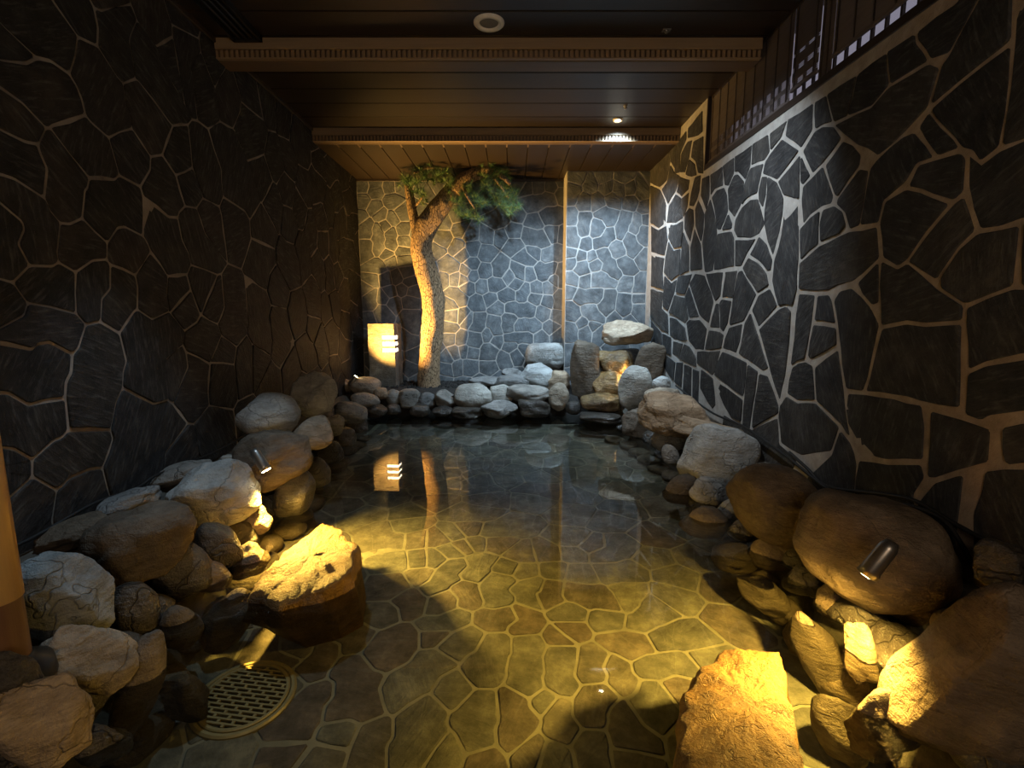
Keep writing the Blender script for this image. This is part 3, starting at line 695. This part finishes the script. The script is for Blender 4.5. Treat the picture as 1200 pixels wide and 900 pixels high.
def boulder(cx, cy, w, h, roll, Y, style, mat, label, dep=.8, seed=None, group=None, name='boulder', cat='boulder', yaw=0):
    c = atY(cx, cy, Y); th = math.atan2(c.x, c.y)
    dist = math.hypot(c.x, c.y); el = math.atan2(CAM.z - c.z, dist)
    w *= 1.06; h *= 1.06
    sx = w * Y * math.cos(th) / (2 * F); hv = h * Y / (2 * F); sy = sx * dep
    sz = math.sqrt(max(hv ** 2 - (sy * math.sin(el)) ** 2, (.45 * hv) ** 2)) / math.cos(el)
    sub = 5 if w > 90 else (4 if w > 22 else 3)
    seed = seed if seed is not None else int(cx * 7 + cy * 13)
    bm = rock_bm(seed, style, sub)
    for v in bm.verts: v.co = Vector((v.co.x * sx, v.co.y * sy, v.co.z * sz))
    R = Matrix.Rotation(math.radians(roll), 3, 'Y')
    for v in bm.verts: v.co = R @ v.co
    o = obj(name, bm, ROCK[mat], None, c, smooth=True); o.rotation_euler = (0, 0, -th + math.radians(yaw))
    return tag(o, label, cat, group)
ROCKS = [
 # left bank, far to near
 (404, 452, 18, 17, 0, 5.30, 'round', 'tan', 'small ochre stone at the foot of the left wall by the stone lantern'),
 (427, 453, 38, 23, 8, 5.25, 'round', 'tan', 'rounded beige stone lying just left of the stone lantern base'),
 (446, 461, 18, 14, 0, 5.20, 'round', 'tan', 'small tan stone directly before the stone lantern'),
 (428, 469, 34, 17, 10, 5.00, 'round', 'grey', 'flattish grey stone on the left rim, below the rounded beige stone'),
 (411, 484, 40, 26, 12, 4.45, 'round', 'grey', 'grey stone on the left rim, just beyond the upright grey boulder'),
 (389, 499, 30, 26, 0, 3.95, 'round', 'grey', 'dull grey stone tucked before the upright grey boulder on the left'),
 (441, 482, 26, 16, 0, 4.95, 'round', 'wet', 'dark wet stone at the waterline in the far left corner'),
 (461, 480, 18, 13, 0, 5.12, 'round', 'wet', 'small wet stone at the waterline below the lantern'),
 (368, 463, 52, 52, 14, 3.80, 'wedge', 'pale', 'upright pointed grey boulder against the left wall, behind the smooth pale one'),
 (315, 487, 75, 52, 4, 3.05, 'round', 'pale', 'smooth pale grey oval boulder standing against the left wall'),
 (364, 510, 52, 36, -18, 2.98, 'block', 'tan', 'brown rounded rock right below the pale oval boulder on the left rim'),
 (320, 536, 96, 66, -18, 2.62, 'slab', 'brown', 'long cracked brown rock behind the left spotlight'),
 (267, 538, 17, 11, 0, 2.62, 'round', 'pale', 'pebble resting above the big white-topped boulder on the left'),
 (252, 582, 108, 78, -20, 2.25, 'slab', 'pale', 'large white-topped boulder just left of the left spotlight'),
 (212, 554, 80, 24, -14, 2.48, 'slab', 'grey', 'flat grey slab along the left wall above the white-topped boulder'),
 (152, 589, 82, 30, -12, 2.08, 'slab', 'grey', 'flat speckled slab along the left wall, left of the white-topped boulder'),
 (86, 626, 96, 34, -14, 1.80, 'slab', 'brown', 'flat brown slab along the left wall nearest the wooden post'),
 (168, 635, 140, 84, -8, 1.78, 'slab', 'brown', 'broad brown boulder on the left rim with a grey left end'),
 (74, 702, 128, 120, -38, 1.40, 'slab', 'pale', 'tilted boulder with a white top beside the wooden post'),
 (105, 775, 108, 100, -30, 1.27, 'wedge', 'tan', 'angular tan boulder at lower left below the tilted white-topped one'),
 (52, 842, 124, 112, -20, 1.06, 'wedge', 'tan', 'pointed grey-brown boulder in the lower left corner'),
 (18, 800, 74, 80, -30, 1.06, 'slab', 'wet', 'dark boulder at the foot of the wooden post'),
 (255, 640, 50, 62, -20, 2.02, 'round', 'wet', 'dark rock in shade below the large white-topped boulder'),
 (300, 612, 40, 36, -10, 2.34, 'wedge', 'tan', 'brightly lit chipped stone just under the left spotlight'),
 (345, 580, 48, 66, 12, 2.62, 'round', 'wet', 'dark brown rock to the right of the left spotlight'),
 (212, 668, 72, 70, -30, 1.85, 'slab', 'wet', 'dark slanting rock under the broad brown boulder on the left'),
 (249, 684, 50, 58, -15, 1.92, 'round', 'brown', 'dull brown rock in the left bank between two dark ones'),
 (292, 668, 52, 62, 10, 2.10, 'round', 'brown', 'brown rock touching the left end of the golden rock'),
 (160, 716, 62, 72, -10, 1.60, 'round', 'wet', 'black shaded rock beside the angular tan boulder'),
 (212, 752, 60, 84, -8, 1.65, 'round', 'brown', 'oval underwater rock left of the one touching the drain'),
 (270, 752, 66, 112, 16, 1.78, 'round', 'brown', 'tall oval underwater rock standing just above the drain'),
 (164, 828, 62, 160, 12, 1.36, 'round', 'brown', 'long upright rock at the bottom left edge of the pool'),
 (220, 858, 58, 96, -16, 1.45, 'wedge', 'brown', 'leaning underwater rock left of and below the drain'),
 (122, 878, 70, 70, -20, 1.14, 'slab', 'wet', 'wet black rock at the bottom edge right of the pointed corner boulder'),
 (402, 515, 32, 28, 0, 4.05, 'round', 'wet', 'dark wet stone at the left waterline, farthest of four in a row'),
 (386, 534, 34, 36, 0, 3.60, 'round', 'wet', 'dark wet stone at the left waterline, second farthest in the row'),
 (368, 560, 40, 46, 0, 3.10, 'round', 'wet', 'dark wet stone at the left waterline, beside the brown rounded rock'),
 (418, 502, 26, 24, 0, 4.50, 'round', 'wet', 'dark wet stone at the left waterline below the grey rim stone'),
 # back rim
 (461, 466, 17, 20, 0, 5.24, 'round', 'grey', 'small upright grey stone on the back rim, leftmost of the row'),
 (480, 467, 25, 22, 0, 5.26, 'block', 'grey', 'angular grey stone on the back rim left of the pine trunk'),
 (500, 469, 21, 18, 0, 5.24, 'round', 'grey', 'round grey stone directly in front of the pine trunk'),
 (523, 467, 26, 21, 0, 5.24, 'wedge', 'grey', 'jagged grey stone between the pine trunk and the pale oval stone'),
 (554, 464, 43, 29, 3, 5.24, 'round', 'pale', 'pale greenish oval stone on the back rim right of the pine'),
 (588, 462, 26, 24, 0, 5.30, 'block', 'pale', 'light grey block to the right of the pale oval stone'),
 (618, 461, 50, 21, 0, 5.28, 'slab', 'grey', 'flat grey slab in the middle of the back rim'),
 (655, 465, 24, 32, 0, 5.22, 'round', 'tan', 'upright brown stone left of the waterfall'),
 (492, 481, 24, 16, 0, 5.14, 'round', 'wet', 'black wet stone at the back waterline below the pine'),
 (519, 482, 24, 12, 0, 5.12, 'round', 'wet', 'low wet stone at the back waterline, second from the pine'),
 (547, 483, 36, 14, 0, 5.10, 'slab', 'wet', 'low wet stone at the waterline under the pale oval stone'),
 (585, 479, 42, 20, 0, 5.10, 'slab', 'grey', 'grey wet-footed stone at the middle of the back waterline'),
 (626, 478, 37, 21, 0, 5.10, 'block', 'wet', 'black wet block at the back waterline below the flat slab'),
 (572, 447, 44, 11, 0, 5.55, 'slab', 'grey', 'thin flat stone on the dark gravel behind the pale oval stone'),
 (602, 446, 46, 15, 0, 5.50, 'slab', 'grey', 'flat grey stone behind the light grey block'),
 (600, 437, 24, 11, 0, 5.75, 'slab', 'grey', 'little flat stone by the back wall left of the pale blocks'),
 (629, 440, 38, 27, -6, 5.50, 'block', 'pale', 'pale block in front of the large pale block by the back wall'),
 (641, 419, 48, 33, 0, 5.80, 'block', 'pale', 'large pale grey block against the back wall by the pier'),
 (653, 446, 30, 24, 0, 5.42, 'slab', 'tan', 'tan stone lying between the pale blocks and the waterfall'),
 (672, 478, 18, 16, 0, 5.02, 'round', 'wet', 'little wet stone at the left foot of the waterfall'),
 # waterfall
 (686, 433, 35, 66, -3, 5.25, 'block', 'brown', 'tall rough brown rock standing at the left of the waterfall'),
 (735, 391, 57, 29, 3, 5.28, 'wedge', 'tan', 'capstone on top of the small waterfall', .6),
 (761, 425, 33, 46, 8, 4.90, 'block', 'brown', 'brown rock supporting the right side of the waterfall'),
 (721, 424, 42, 28, 0, 5.26, 'block', 'fall', 'upper wet step of the waterfall under the capstone'),
 (714, 449, 38, 28, 0, 5.12, 'block', 'fall', 'middle wet step of the waterfall'),
 (705, 471, 50, 22, 0, 4.98, 'slab', 'fall', 'lowest golden wet step of the waterfall'),
 (728, 440, 60, 60, 0, 5.46, 'block', 'wet', 'dark rock behind the steps of the waterfall', .45),
 (703, 489, 48, 14, 0, 4.82, 'slab', 'wet', 'black wet sill at the foot of the waterfall'),
 (745, 455, 40, 52, 4, 4.78, 'round', 'pale', 'pale rounded standing stone at the right of the waterfall'),
 (775, 450, 21, 18, 0, 4.60, 'round', 'pale', 'small pale stone right of the rounded standing stone'),
 (778, 465, 46, 20, 0, 4.30, 'slab', 'tan', 'low tan stone behind the wide striped slab on the right'),
 (743, 499, 30, 36, -14, 4.35, 'wedge', 'brown', 'pointed grey-brown stone rising from the water right of the waterfall'),
 # right bank, far to near
 (792, 487, 90, 50, 12, 3.58, 'slab', 'tan', 'wide striped tan slab on the right rim beyond the white boulder', .45),
 (788, 511, 44, 40, 20, 3.72, 'block', 'pale', 'grey-white block under the striped slab on the right'),
 (832, 505, 86, 24, 8, 3.22, 'slab', 'tan', 'thin reddish slab behind the bluish-white boulder'),
 (841, 537, 83, 82, 18, 2.98, 'block', 'pale', 'large bluish-white boulder on the right rim'),
 (786, 534, 20, 30, -20, 3.55, 'round', 'grey', 'small dark grey stone at the waterline left of the bluish-white boulder'),
 (831, 580, 46, 36, 30, 2.80, 'round', 'grey', 'grey stone at the waterline below the bluish-white boulder'),
 (858, 603, 38, 38, 30, 2.58, 'round', 'grey', 'rounded grey stone at the waterline, between the bluish-white boulder and the brown one'),
 (909, 590, 124, 90, 22, 2.20, 'round', 'brown', 'smooth brown boulder right of the bluish-white one'),
 (1024, 642, 208, 130, 18, 1.64, 'round', 'brown', 'huge smooth brown boulder above the right spotlight'),
 (1146, 806, 218, 256, 24, 1.14, 'slab', 'brown', 'huge rough brown boulder at the lower right edge'),
 (1176, 664, 90, 56, 20, 1.32, 'slab', 'wet', 'dark rock by the right wall under the black cables'),
 (872, 628, 40, 40, 20, 2.38, 'round', 'wet', 'dark rock at the waterline below the smooth brown boulder'),
 (905, 658, 62, 66, 25, 2.15, 'round', 'brown', 'wet brown rock under the smooth brown boulder'),
 (942, 690, 50, 60, 20, 1.92, 'round', 'wet', 'shaded wet rock left of the right spotlight'),
 (985, 712, 66, 54, 10, 1.72, 'wedge', 'brown', 'shaded rock directly under the huge smooth boulder'),
 (892, 722, 56, 80, -22, 1.95, 'round', 'brown', 'underwater oval rock with a lit top, above the golden rock on the right'),
 (962, 812, 66, 170, -18, 1.60, 'round', 'brown', 'long leaning underwater rock right of the right-hand golden rock'),
 (1008, 778, 46, 90, -10, 1.46, 'wedge', 'tan', 'narrow rock brightly lit from above by the right spotlight'),
 (1034, 868, 96, 116, 15, 1.22, 'wedge', 'brown', 'dark pointed rock at the bottom edge below the lit narrow rock'),
 (978, 900, 76, 110, -10, 1.36, 'round', 'brown', 'underwater rock at the bottom edge between the right-hand golden rock and the dark pointed one'),
 (800, 585, 48, 60, 15, 2.95, 'round', 'brown', 'murky underwater rock below the right waterline, farthest of three'),
 (826, 626, 58, 66, 15, 2.55, 'round', 'brown', 'murky underwater rock below the right waterline, middle of three'),
 (860, 672, 60, 66, 15, 2.22, 'round', 'brown', 'murky underwater rock below the right waterline, nearest of three'),
]
for r_ in ROCKS: boulder(*r_)
# smaller rocks that fill the foot of both banks, mostly under water
def filler(x, y, z, s, mat, label, group):
    r = random.Random(int(x * 991 + y * 577)); bm = rock_bm(int(y * 1000), r.choice(['round', 'slab', 'wedge']), 3)
    S_ = Vector((s * r.uniform(.85, 1.2), s * r.uniform(.8, 1.1), s * r.uniform(.7, 1.1)))
    for v in bm.verts: v.co = Vector((v.co.x * S_.x, v.co.y * S_.y, v.co.z * S_.z))
    o = obj('boulder', bm, ROCK[mat], None, (x, y, z), smooth=True); o.rotation_euler = (r.uniform(-.4, .4), r.uniform(-.4, .4), r.uniform(0, 3))
    tag(o, label, 'boulder', group)
def edge_x(tbl, y):
    for (xa, ya), (xb, yb) in zip(tbl, tbl[1:]):
        if ya <= y <= yb: return xa + (xb - xa) * (y - ya) / (yb - ya)
EL = [(-1.22, -.6), (-1.25, .8), (-1.30, 1.5), (-1.36, 2.1), (-1.42, 2.8), (-1.50, 3.7), (-1.54, 4.6), (-1.56, 5.3)]
ER = [(1.18, -.6), (1.20, .8), (1.24, 1.5), (1.30, 2.2), (1.34, 3.0), (1.28, 3.8), (1.12, 4.5), (.9, 5.0)]
for tbl, sd, side in ((EL, 1, 'left'), (ER, -1, 'right')):
    y = 1.0
    while y < 4.7:
        x = edge_x(tbl, y) + sd * rnd.uniform(.06, .12)
        filler(x, y, ZF + .06 + rnd.uniform(0, .05), rnd.uniform(.085, .12), 'brown', 'murky underwater rock at the foot of the %s bank' % side, 'underwater rocks at the foot of the %s bank' % side)
        filler(x - sd * .10, y + .08, -.03 + rnd.uniform(-.03, .04), rnd.uniform(.08, .11), 'wet', 'dark wet rock wedged between the boulders of the %s bank' % side, 'dark filler rocks of the %s bank' % side)
        filler(x - sd * .22, y + .02, .10 + rnd.uniform(-.03, .04), rnd.uniform(.07, .10), 'brown', 'small brown rock wedged high in the %s bank' % side, 'small rocks high in the %s bank' % side)
        y += rnd.uniform(.16, .24)

# the two golden rocks that rise out of the pool: hand-shaped outlines
def island(name, top, zt, base_scale, shift, label, seed):
    """top: world xy outline of the top face (with z), skirts down to the pool floor"""
    r = random.Random(seed); bm = bmesh.new(); n0 = len(top)
    P_ = [Vector(p) for p in top]; ring = []
    for a, b_ in zip(P_, P_[1:] + P_[:1]):
        for k in range(10): ring.append(a.lerp(b_, k / 10))
    c = sum(ring, Vector()) / len(ring)
    levels = [(.0, 0), (.25, .03), (.5, .03), (.72, .025), (.88, .02), (.98, .010), (1.0, -.012), (1.03, -.06), (1.06, -.14)]
    rows = []
    for s, dz in levels:
        rows.append([c + (p - c) * s + Vector((0, 0, dz)) for p in ring] if s > 0 else None)
    for q in (.45, .75, 1.0):
        rows.append([Vector((c.x + (p.x - c.x) * (1.06 + (base_scale - 1.06) * q) + shift[0] * q, c.y + (p.y - c.y) * (1.06 + (base_scale - 1.06) * q) + shift[1] * q, (p.z - .14) * (1 - q) + (ZF - .01) * q)) for p in ring])
    off = Vector((r.uniform(-9, 9), r.uniform(-9, 9), r.uniform(-9, 9)))
    def dist(p, k):
        d = p - c; d.z = abs(d.z) * .5 + .05; d.normalize()
        a = .026 * noise.noise(p * 6 + off) + .014 * noise.noise(p * 16 + off) + .008 * noise.noise(p * 38 + off)
        return p + d * a + Vector((0, 0, .012 * noise.noise(p * 11 - off) + .006 * noise.noise(p * 34 - off)))
    cv = bm.verts.new(dist(c + Vector((0, 0, .03)), 0)); prev = None
    for row in rows[1:]:
        cur = [bm.verts.new(dist(p, 0)) for p in row]; n = len(cur)
        for i in range(n):
            if prev is None: bm.faces.new((cv, cur[i], cur[(i + 1) % n]))
            else: bm.faces.new((prev[i], cur[i], cur[(i + 1) % n], prev[(i + 1) % n]))
        prev = cur
    bmesh.ops.translate(bm, verts=bm.verts, vec=-c)
    bmesh.ops.subdivide_edges(bm, edges=bm.edges[:], cuts=1, use_grid_fill=True)
    for v in bm.verts: v.co += Vector((0, 0, 1)) * .004 * noise.noise(v.co * 60 + off)
    o = obj(name, bm, ROCK['gold'], None, c, smooth=True)
    return tag(o, label, 'boulder')
top = [atZ(*p) for p in ((378, 614, .04), (398, 622, .06), (420, 643, .07), (416, 672, .06), (385, 692, .04), (330, 711, .02), (294, 702, .01), (303, 678, .01), (335, 648, .02))]
island('boulder', top, .2, .82, (.03, .08), 'golden rough flat-topped rock rising from the water on the left', 3)
top = [atZ(*p) for p in ((842, 772, .02), (878, 762, .02), (914, 764, .02), (926, 800, .03), (938, 860, .05), (946, 930, .08), (870, 985, .12), (800, 945, .12), (792, 880, .08), (803, 815, .05))]
island('boulder', top, .2, .95, (.0, .03), 'golden rough flat-topped rock rising from the water on the right', 5)

# ---------------------------------------------------------------- pine tree
YT = 5.58
def px_path(tbl, Y): return smooth_path([atY(x, y, Y + (d if len(q) else 0)) for x, y, r, *q in tbl for d in [q[0] if q else 0]], 5)
def limb(name, tbl, n=20, rough=.10):
    pts = [atY(x, y, YT + (q[0] if q else 0)) for x, y, r, *q in tbl]
    rad = [r * .86 * YT / F for x, y, r, *q in tbl]
    P = smooth_path(pts, 6); Rr = [v.x for v in smooth_path([Vector((r, 0, 0)) for r in rad], 6)]
    bm = bmesh.new(); add_tube(bm, P, Rr, n)
    base = pts[0]
    for v in bm.verts:
        i = min(range(len(P)), key=lambda k: (P[k] - v.co).length_squared)
        d = (v.co - P[i]); l = d.length
        if l > 1e-5:
            q = v.co * 1.0; q.z *= .5
            v.co += d / l * Rr[i] * rough * (noise.noise(q * 14) + .7 * noise.noise(q * 34))
    bmesh.ops.translate(bm, verts=bm.verts, vec=-base)
    return bm, base
bm, base = limb('pine_tree', [(504, 466, 19), (503, 455, 16.5), (503, 430, 14.5), (506, 395, 14.6), (508, 365, 14.8), (506, 340, 15), (499, 315, 14.6), (494, 295, 14), (495, 278, 14), (502, 262, 14.5), (513, 246, 13.5), (523, 232, 11.5), (530, 221, 9.5), (535, 213, 8)], 28, .09)
tree = empty('pine_tree', base); tag(tree, 'curving garden pine with rough lit bark and few needle tufts by the back wall', 'tree')
obj('trunk', bm, M_BARK, tree, smooth=True)
for tbl in ([(532, 224, 9), (540, 213, 8.6), (550, 207, 8.6), (562, 202, 8), (573, 200, 6.5, -.03), (585, 204, 4, -.06), (598, 216, 2, -.08)],
            [(492, 282, 9), (487, 266, 7), (483, 246, 6), (480, 228, 5.6), (477, 216, 4)],
            [(531, 226, 8), (529, 212, 5.6), (523, 203, 4.6), (514, 193, 4), (506, 181, 2.6)],
            [(516, 195, 3), (502, 196, 2.2, -.05), (485, 203, 1.4, -.08)],
            [(541, 214, 3), (547, 229, 1.8, -.08), (556, 244, 1, -.1)],
            [(575, 201, 3), (584, 214, 1.8, -.06), (596, 232, 1, -.1)],
            [(483, 246, 2.5), (491, 236, 1.6, -.03), (497, 228, 1, -.05)]):
    bm, b0 = limb('branch', tbl, 12, .12); obj('branch', bm, M_BARK, tree, b0 - base, smooth=True)
TUFT = '478 208;486 202;495 198;503 205;512 208;490 212;508 196;517 192;520 203;500 190;473 212;497 232;493 224;524 222;530 232;540 240;550 228;556 240;545 217;535 250;548 252;560 256;530 214;541 228;565 238;566 205;575 196;585 200;592 208;583 215;570 222;590 228;600 235;605 243;597 247;580 232;568 213;578 205;602 228;595 218;588 240;572 190;498 205;482 214;515 214;558 230'
bm = bmesh.new()
for g in TUFT.split(';'):
    x, y = map(float, g.split())
    for rep in range(5):
        c = atY(x + rnd.gauss(0, 3.2), y + rnd.gauss(0, 3.0), YT - .06 + rnd.gauss(0, .09))
        ax = Vector((rnd.gauss(0, .5), rnd.gauss(0, .5) - .2, .7)).normalized()
        for k in range(46):
            d = (Vector((rnd.gauss(0, 1), rnd.gauss(0, 1), rnd.gauss(0, 1))).normalized() + ax * .55).normalized()
            L = rnd.uniform(.055, .105); s = d.orthogonal().normalized() * .0016
            a, b_, e_ = c + s, c - s, c + d * L
            up = d.cross(s).normalized() * .0016
            v = [bm.verts.new(q) for q in (a, b_, c + up, e_)]
            bm.faces.new((v[0], v[1], v[3])); bm.faces.new((v[1], v[2], v[3])); bm.faces.new((v[2], v[0], v[3]))
bmesh.ops.translate(bm, verts=bm.verts, vec=-base)
o = obj('needles', bm, M_NEEDLE, tree); o['kind'] = 'stuff'

# ---------------------------------------------------------------- stone lantern with three light slots
c = atY(449, 451, 5.52); e = empty('stone_lantern', (c.x, 5.52, .24), math.radians(-4)); tag(e, 'square rough stone lantern with three glowing slots beside the pine', 'lantern')
hw = 15.8 * 5.52 / F; H = 73 * 5.52 / F + .03; dp = .27
zs = [H - .045 * 1 - d for d in (.10, .172, .244)]       # slot centres, metres above base
zs = [H - (394 - 378) * 5.52 / F, H - (401.5 - 378) * 5.52 / F, H - (409 - 378) * 5.52 / F]
sh = .019
cuts = [0.0]
for z in sorted(zs): cuts += [z - sh, z + sh]
cuts.append(H)
bm = bmesh.new()
def lant_prism(outline, z0, z1, nz):
    rows = []
    for k in range(nz + 1):
        z = z0 + (z1 - z0) * k / nz
        rows.append([bm.verts.new(Vector((x, y, z)) + Vector((.010 * noise.noise(Vector((x * 8, y * 8, z * 9))) - .03 * (z / H) * (x > 0) * .2, .008 * noise.noise(Vector((x * 9, z * 9, 4))), .010 * noise.noise(Vector((x * 12, y * 12, 2))) * (z in (H,))))) for x, y in outline])
    n = len(outline)
    for a, b_ in zip(rows, rows[1:]):
        for i in range(n): bm.faces.new((a[i], a[(i + 1) % n], b_[(i + 1) % n], b_[i]))
    bm.faces.new(rows[0][::-1]); bm.faces.new(rows[-1])
def sub(outline, n=4):
    out = []
    for i in range(len(outline)):
        a, b_ = outline[i], outline[(i + 1) % len(outline)]
        for k in range(n): out.append((a[0] + (b_[0] - a[0]) * k / n, a[1] + (b_[1] - a[1]) * k / n))
    return out
full = sub([(-hw, 0), (hw, 0), (hw, dp), (-hw, dp)])
sx0 = 0.0
ell = sub([(-hw, 0), (sx0, 0), (sx0, .07), (hw - .05, .07), (hw - .05, .16), (hw, .16), (hw, dp), (-hw, dp)], 2)
for i in range(len(cuts) - 1):
    slot = i % 2 == 1
    lant_prism(ell if slot else full, cuts[i], cuts[i + 1], 1 if slot else max(1, int((cuts[i + 1] - cuts[i]) / .05)))
obj('body', bm, M_LANT, e)
for z in zs:
    bm = bmesh.new(); add_box(bm, (sx0 + .004, .022, z - sh), (hw - .016, .15, z + sh)); obj('light_slot', bm, M_GLOW, e)

# ---------------------------------------------------------------- drain grate
p = under(287, 818, ZF); R0 = .150
e = empty('drain_cover', (p.x, p.y, ZF), math.radians(-6)); tag(e, 'round brass-coloured slotted drain cover on the pool floor', 'drain')
bm = bmesh.new(); add_lathe(bm, [(R0 * 1.13, 0), (R0 * 1.13, .014), (R0 * 1.08, .020), (R0 * 1.02, .020), (R0 * .99, .014)], 48); obj('outer_ring', bm, M_BRASS, e)
bm = bmesh.new(); add_lathe(bm, [(R0 * .985, .004), (R0 * .985, .020), (R0 * .955, .023), (R0 * .90, .023), (R0 * .885, .018), (R0 * .885, .004)], 48); obj('grate_rim', bm, M_BRASS, e)
bm = bmesh.new(); add_lathe(bm, [(R0 * .98, .006), (.0005, .006)], 48); obj('sump', bm, M_BLACK, e)
bm = bmesh.new(); nb = 15; pitch = 2 * R0 * .9 / nb
for i in range(nb + 1):
    yv = -R0 * .9 + i * pitch; w2 = math.sqrt(max(0, (R0 * .9) ** 2 - yv * yv))
    if w2 > .01: add_box(bm, (-w2, yv - pitch * .2, .010), (w2, yv + pitch * .2, .021))
    ym = yv + pitch / 2; w3 = math.sqrt(max(0, (R0 * .9) ** 2 - ym * ym)); x = -R0 + (i % 2) * .026
    while x < R0:
        if abs(x) < w3 - .004: add_box(bm, (x - .005, ym - pitch * .27, .0102), (x + .005, ym + pitch * .27, .0208))
        x += .052
obj('grating', bm, M_BRASS, e)

# ---------------------------------------------------------------- wooden post at lower left
pe = atY(19, 700, 1.13); rp_ = .048
e = empty('wooden_post', (pe.x - rp_, 1.13, .19)); tag(e, 'wooden post with a honey-coloured upper sleeve at the lower left edge', 'post')
zj = atY(19, 704, 1.13).z - .19
bm = bmesh.new(); add_lathe(bm, [(rp_ * .98, 0), (rp_ * .96, zj - .01), (rp_ * .96, zj + .02)], 24); obj('shaft', bm, M_POST, e, smooth=True)
bm = bmesh.new(); add_lathe(bm, [(rp_ * .9, zj), (rp_ * 1.02, zj + .004), (rp_ * 1.0, zj + .6), (.001, zj + .62)], 24); obj('sleeve', bm, M_SLEEVE, e, smooth=True)
bm = bmesh.new(); add_lathe(bm, [(rp_ * 1.9, -.02), (rp_ * 1.8, .02), (rp_ * 1.1, .04), (rp_ * 1.0, .05)], 24); obj('base_collar', bm, M_BLACK, e, smooth=True)

# ---------------------------------------------------------------- cables along the wall feet
def cable(name, tbl, X, r, label):
    bm = bmesh.new(); add_tube(bm, smooth_path([atX(x, y, X + (q[0] if q else 0)) for x, y, *q in tbl], 6), r, 8)
    tag(obj(name, bm, M_RUBBER, smooth=True), label, 'cable')
cable('power_cable', [(792, 452), (815, 470), (837, 485), (868, 498), (897, 517), (927, 539), (954, 561), (974, 575), (1010, 588), (1059, 592), (1083, 598), (1108, 611), (1128, 640), (1150, 676), (1200, 703), (1240, 715)], XR - .035, .008, 'black cable along the foot of the right wall, lower of the two')
cable('power_cable', [(925, 530), (945, 548), (970, 570), (1040, 580), (1075, 588), (1116, 612), (1160, 636), (1200, 656), (1240, 672)], XR - .025, .008, 'black cable along the foot of the right wall, upper of the two')
cable('power_cable', [(-20, 655), (15, 641), (48, 625), (110, 590), (160, 572), (183, 557), (218, 544), (257, 527), (290, 508)], XL + .035, .007, 'black cable along the foot of the left wall')

# ---------------------------------------------------------------- spotlights in the rocks
def spotlight(loc, aim, label, energy, angle, color=WARM, size=.025, blend=.5):
    loc, aim = Vector(loc), Vector(aim); d = (aim - loc).normalized()
    e = empty('spotlight', loc); tag(e, label, 'spotlight')
    bm = bmesh.new(); add_tube(bm, [-d * .12, -d * .10, -d * .02, Vector()], [.016, .024, .026, .028], 16); hs = obj('housing', bm, M_STEEL, e, smooth=True)
    bm = bmesh.new(); add_tube(bm, [d * .0005, d * .002], [.022, .022], 16); obj('lens', bm, M_LENS, hs)
    bm = bmesh.new(); add_tube(bm, [-d * .06, -d * .06 + Vector((0, 0, -.06))], .006, 8); obj('stake', bm, M_BLACK, e)
    l = light('spotlight_beam', 'SPOT', loc + d * .012, energy, color, aim, size, angle, blend)
    return l
sl = atY(312, 551, 2.34)
spotlight(sl, under(430, 690, ZF), 'small spotlight in the left rocks aimed into the pool', 390, 122, blend=.9)
sr = atY(1016, 673, 1.34)
spotlight(sr, under(835, 845, ZF), 'small spotlight under the huge smooth boulder on the right', 300, 142, blend=.9)
spotlight((-1.64, 5.17, .42), (-0.84, 5.53, 1.50), 'warm uplight among the stones between the left wall and the lantern', 900, 100, AMBER, blend=1.0)
spotlight((1.25, 5.08, .46), (.86, 5.12, .48), 'warm little light aimed at the waterfall steps from behind the pale standing stone', 9, 130, AMBER, size=.06)

# everything that reaches below the water line takes light refracted by the surface
for o in bpy.data.objects:
    if o.type == 'MESH' and o.name.split('.')[0] in ('floor', 'paving_stone', 'boulder', 'bank_left', 'bank_right', 'planting_bed', 'outer_ring', 'grate_rim', 'grating', 'sump'): wet(o)
